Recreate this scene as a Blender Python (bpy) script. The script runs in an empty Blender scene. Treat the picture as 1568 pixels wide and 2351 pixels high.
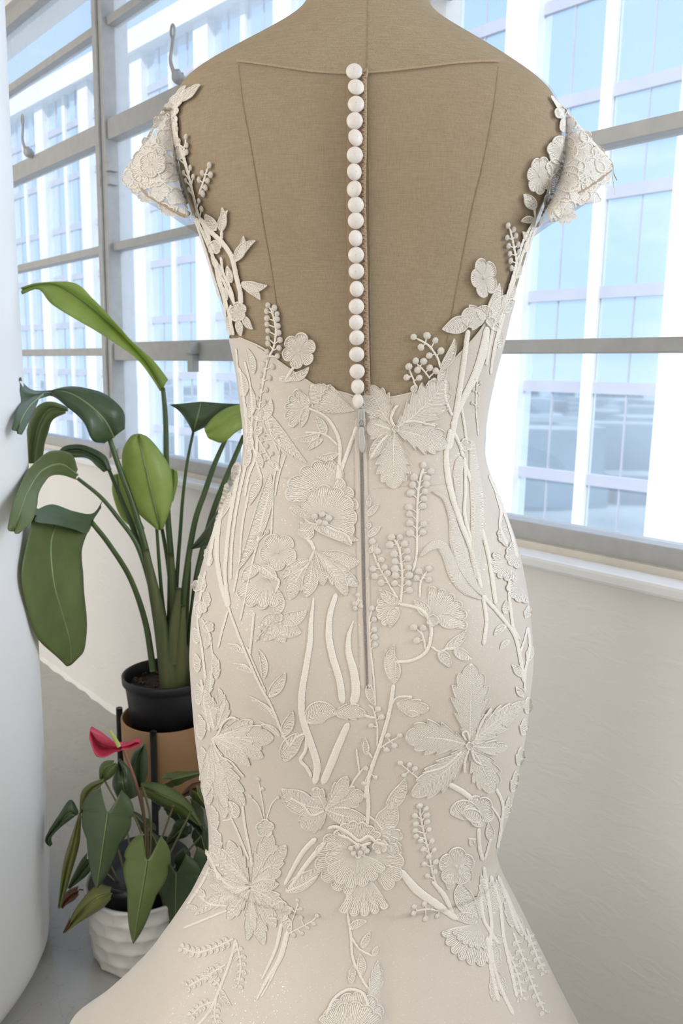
import bpy, math, random
import numpy as np
from mathutils import Vector, Matrix, Euler
from mathutils.bvhtree import BVHTree

random.seed(7)
rng = np.random.default_rng(7)
scene = bpy.context.scene
COL = scene.collection

# ------------------------------------------------------------------ camera
IW, IH = 1568.0, 2351.0
F = 1850.0                                   # focal length in photo pixels
PITCH = 0.1732                               # fitted to the window bars and sill
ROLL = 0.0183
CAMZ = 1.2
cam_data = bpy.data.cameras.new('camera')
cam_data.sensor_fit = 'HORIZONTAL'
cam_data.sensor_width = 24.0
cam_data.lens = F / IW * 24.0
cam_data.clip_start = 0.02
cam_data.clip_end = 2000
cam_data.dof.use_dof = True
cam_data.dof.focus_distance = 0.86
cam_data.dof.aperture_fstop = 13.0
cam = bpy.data.objects.new('camera', cam_data)
COL.objects.link(cam)
CROT = Matrix.Rotation(math.pi / 2 - PITCH, 3, 'X') @ Matrix.Rotation(ROLL, 3, 'Z')
cam.matrix_world = Matrix.Translation((0, 0, CAMZ)) @ CROT.to_4x4()
scene.camera = cam
CR = np.array(CROT)
CO = np.array((0.0, 0.0, CAMZ))


def ray(px, py):
    d = np.array([(px - IW / 2) / F, -(py - IH / 2) / F, -1.0])
    return CR @ d


def at_y(px, py, y):
    d = ray(px, py)
    return CO + d * (y / d[1])


def at_z(px, py, z):
    d = ray(px, py)
    return CO + d * ((z - CAMZ) / d[2])


def project(P):
    q = (np.asarray(P, float) - CO) @ CR
    return IW / 2 + F * q[..., 0] / -q[..., 2], IH / 2 - F * q[..., 1] / -q[..., 2]


# ------------------------------------------------------------------ view, world, sun, lamps
scene.view_settings.view_transform = 'Standard'
scene.view_settings.look = 'None'
scene.view_settings.gamma = 1.0
scene.view_settings.use_curve_mapping = False
scene.view_settings.exposure = 0.0
scene.cycles.use_denoising = True
scene.cycles.max_bounces = 10
scene.cycles.transparent_max_bounces = 24
scene.cycles.sample_clamp_indirect = 6.0

world = bpy.data.worlds.new('world')
scene.world = world
world.use_nodes = True
wn, wl = world.node_tree.nodes, world.node_tree.links
wn.clear()
w_out = wn.new('ShaderNodeOutputWorld')
w_bg = wn.new('ShaderNodeBackground')
w_tc = wn.new('ShaderNodeTexCoord')
w_sep = wn.new('ShaderNodeSeparateXYZ')
w_ramp = wn.new('ShaderNodeValToRGB')
els = w_ramp.color_ramp.elements
els[0].position = 0.0
els[0].color = (0.62, 0.80, 0.92, 1)
els[1].position = 1.0
els[1].color = (0.25, 0.45, 0.85, 1)
e = els.new(0.10); e.color = (0.50, 0.72, 0.94, 1)
e = els.new(0.35); e.color = (0.42, 0.63, 0.94, 1)
w_noise = wn.new('ShaderNodeTexNoise')
w_map = wn.new('ShaderNodeMapping')
w_map.inputs['Scale'].default_value = (3.0, 3.0, 9.0)
w_noise.inputs['Scale'].default_value = 1.6
w_noise.inputs['Detail'].default_value = 8
w_noise.inputs['Roughness'].default_value = 0.6
w_cr = wn.new('ShaderNodeValToRGB')
w_cr.color_ramp.elements[0].position = 0.58
w_cr.color_ramp.elements[1].position = 0.82
w_mix = wn.new('ShaderNodeMixRGB')
w_mix.inputs[2].default_value = (0.92, 0.94, 0.95, 1)
wl.new(w_tc.outputs['Generated'], w_sep.inputs[0])
wl.new(w_sep.outputs['Z'], w_ramp.inputs[0])
wl.new(w_tc.outputs['Generated'], w_map.inputs['Vector'])
wl.new(w_map.outputs[0], w_noise.inputs['Vector'])
wl.new(w_noise.outputs['Fac'], w_cr.inputs[0])
wl.new(w_cr.outputs[0], w_mix.inputs[0])
wl.new(w_ramp.outputs[0], w_mix.inputs[1])
wl.new(w_mix.outputs[0], w_bg.inputs['Color'])
w_bg.inputs['Strength'].default_value = 1.3
wl.new(w_bg.outputs[0], w_out.inputs['Surface'])

# the window wall runs towards the left vanishing point
WANG, WDIST = 0.7256, 1.189
WN = np.array([-math.cos(WANG), -math.sin(WANG), 0.0])    # into the room
WU = np.array([math.sin(WANG), -math.cos(WANG), 0.0])     # along the wall, towards the right / nearer
WO = np.array([0.0, 0.0, 0.0]) - WN * WDIST
WO = WO + WU * float(np.dot(at_z(85, 1510, 0.0) - WO, WU))


def W(s, d, z):                               # wall frame -> world
    return WO + WU * s + WN * d + np.array([0, 0, z])


def wall_s(px, py=825):                       # pixel -> distance along the wall
    r = ray(px, py)
    t = np.dot(WO - CO, WN) / np.dot(r, WN)
    return float(np.dot(CO + r * t - WO, WU))


sun_d = bpy.data.lights.new('sun', 'SUN')
sun_d.energy = 5.5
sun_d.angle = math.radians(0.6)
sun_d.color = (1.0, 0.95, 0.88)
sun = bpy.data.objects.new('sun', sun_d)
COL.objects.link(sun)
_to_sun = Vector(tuple(WN * 0.75 + WU * 0.35 + np.array([0, 0, 0.85])))
sun.rotation_euler = _to_sun.to_track_quat('Z', 'Y').to_euler()


def area(name, loc, target, sx, sy, power, color):
    L = bpy.data.lights.new(name, 'AREA')
    L.shape = 'RECTANGLE'; L.size = sx; L.size_y = sy
    L.energy = power; L.color = color
    o = bpy.data.objects.new(name, L)
    COL.objects.link(o)
    o.location = loc
    o.rotation_euler = (Vector(loc) - Vector(target)).to_track_quat('Z', 'Y').to_euler()
    return o


# unseen fill lamps added to brighten wall and gown: far side, behind the camera
area('fill_opposite', tuple(W(1.6, 5.6, 1.9)), tuple(W(1.6, 0, 1.0)), 5.0, 1.9, 158, (1.0, 0.97, 0.93))
area('fill_rear', (0.2, -3.2, 2.2), (0.0, 0.9, 1.0), 3.5, 1.8, 8, (1.0, 0.95, 0.87))
# added fill lamp outside the window row past the right of the frame
area('fill_side', (2.2, 0.0, 1.9), (0.0, 0.9, 1.0), 1.8, 1.6, 150, (0.97, 0.98, 1.0))

# ------------------------------------------------------------------ material helpers


def new_mat(name):
    m = bpy.data.materials.new(name)
    m.use_nodes = True
    nt = m.node_tree
    return m, nt, nt.nodes['Principled BSDF'], nt.nodes['Material Output']


def noise(nt, scale, detail=4, rough=0.55, stretch=None, coord='Object'):
    tc = nt.nodes.new('ShaderNodeTexCoord')
    n = nt.nodes.new('ShaderNodeTexNoise')
    n.inputs['Scale'].default_value = scale
    n.inputs['Detail'].default_value = detail
    n.inputs['Roughness'].default_value = rough
    if stretch is not None:
        mp = nt.nodes.new('ShaderNodeMapping')
        mp.inputs['Scale'].default_value = stretch
        nt.links.new(tc.outputs[coord], mp.inputs['Vector'])
        nt.links.new(mp.outputs[0], n.inputs['Vector'])
    else:
        nt.links.new(tc.outputs[coord], n.inputs['Vector'])
    return n


def ramp(nt, src, stops):
    r = nt.nodes.new('ShaderNodeValToRGB')
    el = r.color_ramp.elements
    while len(el) < len(stops):
        el.new(0.5)
    for k, (p, c) in enumerate(stops):
        el[k].position = p
        el[k].color = (*c, 1)
    nt.links.new(src, r.inputs[0])
    return r


def bump(nt, src, strength, dist, bsdf):
    b = nt.nodes.new('ShaderNodeBump')
    b.inputs['Strength'].default_value = strength
    b.inputs['Distance'].default_value = dist
    nt.links.new(src, b.inputs['Height'])
    if bsdf is not None:
        nt.links.new(b.outputs[0], bsdf.inputs['Normal'])
    return b


def simple(name, c1, c2, scale=20, rough=0.5, bmp=0.0, bdist=0.002, stretch=None, **kw):
    m, nt, b, out = new_mat(name)
    n = noise(nt, scale, stretch=stretch)
    r = ramp(nt, n.outputs['Fac'], [(0.3, c1), (0.7, c2)])
    nt.links.new(r.outputs[0], b.inputs['Base Color'])
    b.inputs['Roughness'].default_value = rough
    for k, v in kw.items():
        b.inputs[k.replace('_', ' ')].default_value = v
    if bmp:
        bump(nt, n.outputs['Fac'], bmp, bdist, b)
    return m


M = {}
M['plaster'] = None
# plaster wall: trowel strokes
m, nt, b, out = new_mat('plaster'); M['plaster'] = m
n1 = noise(nt, 3.0, 6, 0.6)
r = ramp(nt, n1.outputs['Fac'], [(0.25, (0.82, 0.795, 0.75)), (0.75, (0.88, 0.855, 0.81))])
nt.links.new(r.outputs[0], b.inputs['Base Color'])
b.inputs['Roughness'].default_value = 0.62
tc = nt.nodes.new('ShaderNodeTexCoord'); mp = nt.nodes.new('ShaderNodeMapping')
mp.inputs['Rotation'].default_value = (0.5, 0.45, 0.6)
mp.inputs['Scale'].default_value = (2.2, 9.0, 14.0)
n2 = nt.nodes.new('ShaderNodeTexNoise'); n2.inputs['Scale'].default_value = 2.4; n2.inputs['Detail'].default_value = 5
n2.inputs['Distortion'].default_value = 0.8
nt.links.new(tc.outputs['Object'], mp.inputs['Vector']); nt.links.new(mp.outputs[0], n2.inputs['Vector'])
r2 = ramp(nt, n2.outputs['Fac'], [(0.45, (0, 0, 0)), (0.72, (1, 1, 1))])
bump(nt, r2.outputs[0], 0.2, 0.003, b)

M['white_paint'] = simple('white_paint', (0.80, 0.79, 0.77), (0.86, 0.85, 0.83), 14, 0.5, 0.25, 0.004)
M['column_paint'] = simple('column_paint', (0.89, 0.885, 0.88), (0.92, 0.915, 0.91), 5, 0.38, 0.3, 0.006)
M['steel_paint'] = simple('steel_paint', (0.40, 0.395, 0.385), (0.46, 0.455, 0.445), 30, 0.42, 0.15, 0.001)
M['sill_paint'] = simple('sill_paint', (0.80, 0.79, 0.78), (0.86, 0.85, 0.84), 9, 0.3, 0.1, 0.002)
M['putty'] = simple('putty', (0.62, 0.56, 0.47), (0.72, 0.66, 0.56), 12, 0.7, 0.4, 0.003)
M['bolt'] = simple('bolt_metal', (0.12, 0.11, 0.10), (0.2, 0.18, 0.16), 30, 0.5)
M['ceiling'] = simple('ceiling_paint', (0.76, 0.75, 0.73), (0.80, 0.79, 0.77), 4, 0.7)

# painted concrete floor with fine cracks
m, nt, b, out = new_mat('floor_concrete'); M['floor'] = m
n1 = noise(nt, 2.5, 6)
r = ramp(nt, n1.outputs['Fac'], [(0.3, (0.39, 0.38, 0.35)), (0.7, (0.46, 0.45, 0.42))])
vo = nt.nodes.new('ShaderNodeTexVoronoi'); vo.feature = 'DISTANCE_TO_EDGE'; vo.inputs['Scale'].default_value = 7
nd = noise(nt, 9, 4)
tcv = nt.nodes.new('ShaderNodeTexCoord')
vm = nt.nodes.new('ShaderNodeVectorMath'); vm.operation = 'MULTIPLY_ADD'
vm.inputs[1].default_value = (0.35, 0.35, 0.35)
nt.links.new(nd.outputs['Color'], vm.inputs[0]); nt.links.new(tcv.outputs['Object'], vm.inputs[2])
nt.links.new(vm.outputs[0], vo.inputs['Vector'])
rc = ramp(nt, vo.outputs['Distance'], [(0.0, (0.35, 0.35, 0.35)), (0.018, (1, 1, 1))])
mx = nt.nodes.new('ShaderNodeMixRGB'); mx.blend_type = 'MULTIPLY'; mx.inputs[0].default_value = 0.22
nt.links.new(r.outputs[0], mx.inputs[1]); nt.links.new(rc.outputs[0], mx.inputs[2])
nt.links.new(mx.outputs[0], b.inputs['Base Color'])
b.inputs['Roughness'].default_value = 0.2
nb = noise(nt, 16, 5)
bump(nt, nb.outputs['Fac'], 0.25, 0.006, b)

# window glass: clear with a milky veil mixed in as translucent film
m, nt, b, out = new_mat('window_glass'); M['glass'] = m
tr = nt.nodes.new('ShaderNodeBsdfTransparent'); tr.inputs[0].default_value = (0.97, 0.98, 0.985, 1)
gl = nt.nodes.new('ShaderNodeBsdfGlossy'); gl.inputs['Roughness'].default_value = 0.03
df = nt.nodes.new('ShaderNodeBsdfTranslucent'); df.inputs[0].default_value = (0.9, 0.92, 0.95, 1)
m1 = nt.nodes.new('ShaderNodeMixShader'); m2 = nt.nodes.new('ShaderNodeMixShader')
m1.inputs[0].default_value = 0.04
nz = noise(nt, 2.0, 3)
rz = ramp(nt, nz.outputs['Fac'], [(0.3, (0.05, 0.05, 0.05)), (0.75, (0.14, 0.14, 0.14))])
nt.links.new(tr.outputs[0], m1.inputs[1]); nt.links.new(gl.outputs[0], m1.inputs[2])
nt.links.new(rz.outputs[0], m2.inputs[0])
nt.links.new(m1.outputs[0], m2.inputs[1]); nt.links.new(df.outputs[0], m2.inputs[2])
nt.links.new(m2.outputs[0], out.inputs['Surface'])

mh_ = M['glass'].copy(); mh_.name = 'window_glass_hazy'; M['glass_hazy'] = mh_  # hazier copy: bright haze of the obliquely seen panes baked into the translucent film
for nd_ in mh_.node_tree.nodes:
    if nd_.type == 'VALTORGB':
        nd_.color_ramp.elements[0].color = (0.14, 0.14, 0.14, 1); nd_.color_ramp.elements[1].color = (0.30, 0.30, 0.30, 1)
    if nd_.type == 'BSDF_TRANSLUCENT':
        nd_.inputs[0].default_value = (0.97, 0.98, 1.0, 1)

# facade
M['pier'] = simple('facade_white', (0.80, 0.79, 0.77), (0.84, 0.83, 0.81), 0.6, 0.8)
M['spandrel'] = simple('facade_spandrel', (0.38, 0.39, 0.46), (0.44, 0.44, 0.50), 0.8, 0.6)
m, nt, b, out = new_mat('mirror_glazing'); M['mirror'] = m
b.inputs['Base Color'].default_value = (0.70, 0.82, 0.90, 1)
b.inputs['Metallic'].default_value = 0.85
b.inputs['Roughness'].default_value = 0.03
M['ground'] = simple('city_ground', (0.16, 0.18, 0.18), (0.42, 0.45, 0.46), 0.03, 0.9)
M['city'] = simple('city_blocks', (0.10, 0.13, 0.14), (0.75, 0.78, 0.80), 0.022, 0.8)

# linen of the dress form
m, nt, b, out = new_mat('linen'); M['linen'] = m
na = noise(nt, 90, 3, 0.6, (14.0, 14.0, 0.9))
nb_ = noise(nt, 90, 3, 0.6, (0.9, 0.9, 14.0))
nc = noise(nt, 6, 4)
mth = nt.nodes.new('ShaderNodeMath'); mth.operation = 'ADD'
nt.links.new(na.outputs['Fac'], mth.inputs[0]); nt.links.new(nb_.outputs['Fac'], mth.inputs[1])
mh = nt.nodes.new('ShaderNodeMath'); mh.operation = 'MULTIPLY'; mh.inputs[1].default_value = 0.5
nt.links.new(mth.outputs[0], mh.inputs[0])
r = ramp(nt, mh.outputs[0], [(0.36, (0.265, 0.205, 0.128)), (0.64, (0.37, 0.30, 0.20))])
rb = ramp(nt, nc.outputs['Fac'], [(0.3, (0.90, 0.88, 0.86)), (0.7, (1, 1, 1))])
mx = nt.nodes.new('ShaderNodeMixRGB'); mx.blend_type = 'MULTIPLY'; mx.inputs[0].default_value = 1
nt.links.new(r.outputs[0], mx.inputs[1]); nt.links.new(rb.outputs[0], mx.inputs[2])
nt.links.new(mx.outputs[0], b.inputs['Base Color'])
b.inputs['Roughness'].default_value = 0.85
bump(nt, mh.outputs[0], 0.35, 0.0006, b)
M['seam'] = simple('seam_thread', (0.20, 0.15, 0.09), (0.32, 0.25, 0.16), 200, 0.9)

# gown satin under glitter tulle
m, nt, b, out = new_mat('gown_satin'); M['satin'] = m
n1 = noise(nt, 8, 3)
r = ramp(nt, n1.outputs['Fac'], [(0.3, (0.55, 0.485, 0.415)), (0.7, (0.58, 0.515, 0.445))])
vo = nt.nodes.new('ShaderNodeTexVoronoi'); vo.inputs['Scale'].default_value = 1500
tcv = nt.nodes.new('ShaderNodeTexCoord'); nt.links.new(tcv.outputs['Object'], vo.inputs['Vector'])
nt.links.new(r.outputs[0], b.inputs['Base Color'])
b.inputs['Roughness'].default_value = 0.5
b.inputs['Sheen Weight'].default_value = 0.35
b.inputs['Sheen Roughness'].default_value = 0.4
nw = noise(nt, 700, 2)
bump(nt, nw.outputs['Fac'], 0.35, 0.0008, b)
# sparse glitter specks
sc_ = nt.nodes.new('ShaderNodeSeparateColor'); nt.links.new(vo.outputs['Color'], sc_.inputs[0])
gt = nt.nodes.new('ShaderNodeMath'); gt.operation = 'GREATER_THAN'; gt.inputs[1].default_value = 0.990
nt.links.new(sc_.outputs[0], gt.inputs[0])
gs = nt.nodes.new('ShaderNodeBsdfGlossy'); gs.inputs['Roughness'].default_value = 0.4
gq = nt.nodes.new('ShaderNodeMath'); gq.operation = 'MULTIPLY'; gq.inputs[1].default_value = 0.55; nt.links.new(gt.outputs[0], gq.inputs[0])
gm = nt.nodes.new('ShaderNodeMixShader'); nt.links.new(gq.outputs[0], gm.inputs[0])
nt.links.new(b.outputs[0], gm.inputs[1]); nt.links.new(gs.outputs[0], gm.inputs[2])
nt.links.new(gm.outputs[0], out.inputs['Surface'])



def lace_mat(name, open_, pitch_bump):
    """embroidery: threads follow the stored stitch phase; between threads the net lets the cloth below show"""
    m, nt, b, out = new_mat(name)
    L = nt.links
    at = nt.nodes.new('ShaderNodeAttribute'); at.attribute_name = 'stitch'
    ae = nt.nodes.new('ShaderNodeAttribute'); ae.attribute_name = 'solid'
    n0 = noise(nt, 300, 3, 0.6)
    n1 = noise(nt, 1600, 2, 0.6)

    def math_(op, a, b_=None, c=None):
        q = nt.nodes.new('ShaderNodeMath'); q.operation = op
        for k, v in enumerate((a, b_, c)):
            if v is None:
                continue
            if isinstance(v, (int, float)):
                q.inputs[k].default_value = v
            else:
                L.new(v, q.inputs[k])
        return q.outputs[0]
    ph = math_('MULTIPLY_ADD', n0.outputs['Fac'], 1.8, at.outputs['Fac'])
    sn = math_('SINE', math_('MULTIPLY', ph, 2 * math.pi))
    th = math_('MULTIPLY_ADD', sn, 0.5, 0.5)
    hgt = math_('ADD', math_('MULTIPLY', th, 1.0), math_('MULTIPLY', n1.outputs['Fac'], 0.3))
    bp_ = bump(nt, hgt, 0.6, pitch_bump, b)
    r = ramp(nt, n1.outputs['Fac'], [(0.25, (0.69, 0.63, 0.55)), (0.6, (0.76, 0.70, 0.62))])
    L.new(r.outputs[0], b.inputs['Base Color'])
    b.inputs['Roughness'].default_value = 0.55
    b.inputs['Sheen Weight'].default_value = 0.3
    if open_ > 0:
        gap = math_('SUBTRACT', math_('ADD', th, math_('MULTIPLY', n1.outputs['Fac'], 0.35)), 0.32)
        al = nt.nodes.new('ShaderNodeClamp')
        L.new(math_('ADD', math_('MULTIPLY', gap, 3.0), ae.outputs['Fac']), al.inputs[0])
        a2 = math_('MULTIPLY_ADD', al.outputs[0], open_, 1 - open_)
        t = nt.nodes.new('ShaderNodeBsdfTransparent'); mx = nt.nodes.new('ShaderNodeMixShader')
        L.new(a2, mx.inputs[0]); L.new(t.outputs[0], mx.inputs[1]); L.new(b.outputs[0], mx.inputs[2])
        L.new(mx.outputs[0], out.inputs['Surface'])
    return m


M['lace'] = lace_mat('lace_thread', 0.6, 0.00022)
M['cord'] = lace_mat('lace_cord', 0.0, 0.00022)

M['button'] = simple('button_satin', (0.68, 0.635, 0.59), (0.72, 0.675, 0.63), 300, 0.45, 0.1, 0.0003)
M['tan_trim'] = simple('tan_trim', (0.33, 0.23, 0.145), (0.42, 0.31, 0.21), 900, 0.8, 0.5, 0.0006)
M['stitch'] = simple('stitch_thread', (0.56, 0.47, 0.38), (0.66, 0.57, 0.47), 300, 0.8)
M['zip_metal'] = simple('zip_enamel', (0.40, 0.39, 0.365), (0.45, 0.44, 0.41), 60, 0.32)
M['zip_teeth'] = simple('zip_teeth', (0.10, 0.09, 0.085), (0.26, 0.24, 0.22), 1200, 0.6)


def tulle(name, color, opacity):
    m, nt, b, out = new_mat(name)
    t = nt.nodes.new('ShaderNodeBsdfTransparent')
    mx = nt.nodes.new('ShaderNodeMixShader')
    nz = noise(nt, 60, 2)
    rz = ramp(nt, nz.outputs['Fac'], [(0.3, (opacity * 0.85,) * 3), (0.7, (opacity * 1.15,) * 3)])
    nt.links.new(rz.outputs[0], mx.inputs[0])
    b.inputs['Base Color'].default_value = (*color, 1)
    b.inputs['Roughness'].default_value = 0.8
    nt.links.new(t.outputs[0], mx.inputs[1]); nt.links.new(b.outputs[0], mx.inputs[2])
    nt.links.new(mx.outputs[0], out.inputs['Surface'])
    return m


M['tulle'] = tulle('illusion_tulle', (0.50, 0.36, 0.24), 0.14)
M['placket'] = tulle('placket_tulle', (0.44, 0.29, 0.17), 0.42)
M['sleeve_tulle'] = tulle('sleeve_tulle', (0.55, 0.48, 0.42), 0.42)

# plants and pots


def leaf_mat(name, c1, c2, vein=(0.25, 0.38, 0.12), trans=0.3, rough=0.36):
    m, nt, b, out = new_mat(name)
    n = noise(nt, 9, 4)
    r = ramp(nt, n.outputs['Fac'], [(0.3, c1), (0.7, c2)])
    nt.links.new(r.outputs[0], b.inputs['Base Color'])
    b.inputs['Roughness'].default_value = rough
    ns = noise(nt, 40, 2, 0.5, (0.6, 6, 6))
    bump(nt, ns.outputs['Fac'], 0.18, 0.003, b)
    t = nt.nodes.new('ShaderNodeBsdfTranslucent')
    rt = ramp(nt, n.outputs['Fac'], [(0.3, tuple(min(1, x * 2.0) for x in c1)), (0.7, tuple(min(1, x * 2.0) for x in c2))])
    nt.links.new(rt.outputs[0], t.inputs[0])
    mx = nt.nodes.new('ShaderNodeMixShader'); mx.inputs[0].default_value = trans
    nt.links.new(b.outputs[0], mx.inputs[1]); nt.links.new(t.outputs[0], mx.inputs[2])
    nt.links.new(mx.outputs[0], out.inputs['Surface'])
    return m


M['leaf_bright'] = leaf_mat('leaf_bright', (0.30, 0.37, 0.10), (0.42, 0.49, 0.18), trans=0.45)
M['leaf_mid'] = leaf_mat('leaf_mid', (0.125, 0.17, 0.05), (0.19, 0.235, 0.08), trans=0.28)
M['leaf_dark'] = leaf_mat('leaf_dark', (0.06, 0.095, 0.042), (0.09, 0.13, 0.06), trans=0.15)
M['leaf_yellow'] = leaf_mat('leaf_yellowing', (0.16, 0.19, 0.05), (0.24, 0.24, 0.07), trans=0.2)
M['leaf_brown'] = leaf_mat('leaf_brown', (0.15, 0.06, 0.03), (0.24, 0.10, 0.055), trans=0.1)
M['stem'] = simple('stem_green', (0.06, 0.10, 0.035), (0.10, 0.15, 0.05), 30, 0.4, stretch=(1, 1, 0.1))
M['sheath'] = simple('sheath_green', (0.07, 0.10, 0.035), (0.16, 0.17, 0.06), 20, 0.45, stretch=(3, 3, 0.15))
M['rib'] = simple('midrib_green', (0.17, 0.24, 0.09), (0.24, 0.31, 0.13), 20, 0.4)
M['petiole'] = simple('petiole', (0.14, 0.13, 0.06), (0.2, 0.18, 0.08), 30, 0.45)
M['red_stem'] = simple('flower_stem', (0.26, 0.11, 0.08), (0.32, 0.16, 0.10), 30, 0.45)
M['spathe'] = simple('spathe_red', (0.48, 0.035, 0.075), (0.62, 0.07, 0.13), 18, 0.28, 0.2, 0.002)
M['spadix'] = simple('spadix', (0.36, 0.42, 0.10), (0.50, 0.52, 0.14), 60, 0.6, 0.5, 0.002)
M['black_pot'] = simple('black_plastic', (0.018, 0.018, 0.022), (0.03, 0.03, 0.036), 20, 0.4)
M['black_metal'] = simple('black_metal', (0.014, 0.014, 0.016), (0.022, 0.022, 0.026), 20, 0.45)
M['tan_pot'] = simple('tan_ceramic', (0.50, 0.28, 0.13), (0.56, 0.33, 0.17), 6, 0.55)
M['white_pot'] = simple('white_ceramic', (0.62, 0.60, 0.55), (0.70, 0.68, 0.63), 10, 0.5)
M['soil'] = simple('soil', (0.02, 0.013, 0.01), (0.09, 0.055, 0.04), 120, 0.95, 1.0, 0.01)
M['pebble'] = simple('bark_chip', (0.10, 0.06, 0.045), (0.18, 0.11, 0.08), 40, 0.9)

# ------------------------------------------------------------------ object helpers


def obj(name, verts, faces, mat, parent=None, smooth=True, solid=0.0):
    me = bpy.data.meshes.new(name)
    me.from_pydata([tuple(map(float, v)) for v in verts], [], [tuple(map(int, f)) for f in faces])
    me.update()
    if smooth and len(me.polygons):
        me.polygons.foreach_set('use_smooth', [True] * len(me.polygons))
    if mat is not None:
        me.materials.append(mat)
    o = bpy.data.objects.new(name, me)
    COL.objects.link(o)
    if parent is not None:
        o.parent = parent
        o.matrix_parent_inverse = parent.matrix_world.inverted()
    if solid:
        md = o.modifiers.new('thickness', 'SOLIDIFY')
        md.thickness = solid
        md.offset = 0
    return o


def child_mesh(name, me, mat4, parent):
    o = bpy.data.objects.new(name, me)
    COL.objects.link(o)
    o.parent = parent
    o.matrix_parent_inverse = parent.matrix_world.inverted()
    o.matrix_world = mat4
    return o


def tag(o, label, cat, group=None, kind=None):
    o['label'] = label
    o['category'] = cat
    if group:
        o['group'] = group
    if kind:
        o['kind'] = kind
    return o


def empty(name, loc, label, cat, group=None):
    o = bpy.data.objects.new(name, None)
    COL.objects.link(o)
    o.empty_display_size = 0.05
    o.location = tuple(map(float, loc))
    o.matrix_world = Matrix.Translation(tuple(map(float, loc)))
    return tag(o, label, cat, group)


def struct(o, label=None):
    o['kind'] = 'structure'
    if label:
        o['label'] = label
    return o


BOXF = [(0, 3, 2, 1), (4, 5, 6, 7), (0, 1, 5, 4), (1, 2, 6, 5), (2, 3, 7, 6), (3, 0, 4, 7)]


def box_pts(fr, a0, a1, b0, b1, c0, c1):
    return [fr(a0, b0, c0), fr(a1, b0, c0), fr(a1, b1, c0), fr(a0, b1, c0),
            fr(a0, b0, c1), fr(a1, b0, c1), fr(a1, b1, c1), fr(a0, b1, c1)]


def wbox(name, s0, s1, d0, d1, z0, z1, mat, parent=None, bevel=0.0):
    o = obj(name, box_pts(W, s0, s1, d0, d1, z0, z1), BOXF, mat, parent, smooth=False)
    if bevel:
        bv = o.modifiers.new('bevel', 'BEVEL'); bv.width = bevel; bv.segments = 2
    return o


def grid_faces(nu, nv, wrap_v=False):
    f = []
    for i in range(nu - 1):
        for j in range(nv - (0 if wrap_v else 1)):
            j2 = (j + 1) % nv
            f.append((i * nv + j, i * nv + j2, (i + 1) * nv + j2, (i + 1) * nv + j))
    return f


def catmull(P, n):
    """n points, evenly spaced by length, on a Catmull-Rom curve through P (k x dim)"""
    P = np.asarray(P, float)
    if len(P) == 2:
        t = np.linspace(0, 1, n)[:, None]
        return P[0] * (1 - t) + P[1] * t
    Q = np.vstack([2 * P[0] - P[1], P, 2 * P[-1] - P[-2]])
    out = []
    for i in range(1, len(Q) - 2):
        t = np.linspace(0, 1, 24, endpoint=False)[:, None]
        p0, p1, p2, p3 = Q[i - 1], Q[i], Q[i + 1], Q[i + 2]
        out.append(0.5 * (2 * p1 + (p2 - p0) * t + (2 * p0 - 5 * p1 + 4 * p2 - p3) * t ** 2 + (3 * p1 - p0 - 3 * p2 + p3) * t ** 3))
    C = np.vstack(out + [P[-1:]])
    d = np.concatenate([[0], np.cumsum(np.linalg.norm(np.diff(C, axis=0), axis=1))])
    tt = np.linspace(0, d[-1], n)
    return np.stack([np.interp(tt, d, C[:, k]) for k in range(C.shape[1])], 1)


def tube(pts, rad, n=10, samples=None, cap=True):
    """verts, faces of a tube through 3-d points; rad scalar or list"""
    P = catmull(pts, samples or max(8, 6 * len(pts)))
    rr = np.interp(np.linspace(0, 1, len(P)), np.linspace(0, 1, np.size(rad)), np.atleast_1d(rad)) if np.size(rad) > 1 else np.full(len(P), float(np.atleast_1d(rad)[0]))
    V, fcs = [], []
    up = np.array([0.0, 1.0, 0.0])
    for i in range(len(P)):
        t = P[min(i + 1, len(P) - 1)] - P[max(i - 1, 0)]
        t = t / (np.linalg.norm(t) + 1e-12)
        a = np.cross(t, up)
        if np.linalg.norm(a) < 1e-3:
            a = np.cross(t, np.array([1.0, 0, 0]))
        a /= np.linalg.norm(a)
        b = np.cross(t, a)
        for k in range(n):
            an = 2 * math.pi * k / n
            V.append(P[i] + rr[i] * (math.cos(an) * a + math.sin(an) * b))
    fcs = grid_faces(len(P), n, True)
    if cap:
        fcs.append(tuple(range(n)))
        fcs.append(tuple((len(P) - 1) * n + k for k in reversed(range(n))))
    return V, fcs


def lathe(prof, n=48, center=(0, 0, 0)):
    V = []
    for r, z in prof:
        for k in range(n):
            a = 2 * math.pi * k / n
            V.append((center[0] + r * math.cos(a), center[1] + r * math.sin(a), center[2] + z))
    return V, grid_faces(len(prof), n, True)


def merge(parts):
    V, Fc = [], []
    for v, f in parts:
        o = len(V)
        V.extend(v)
        Fc.extend([tuple(i + o for i in q) for q in f])
    return V, Fc

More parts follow.
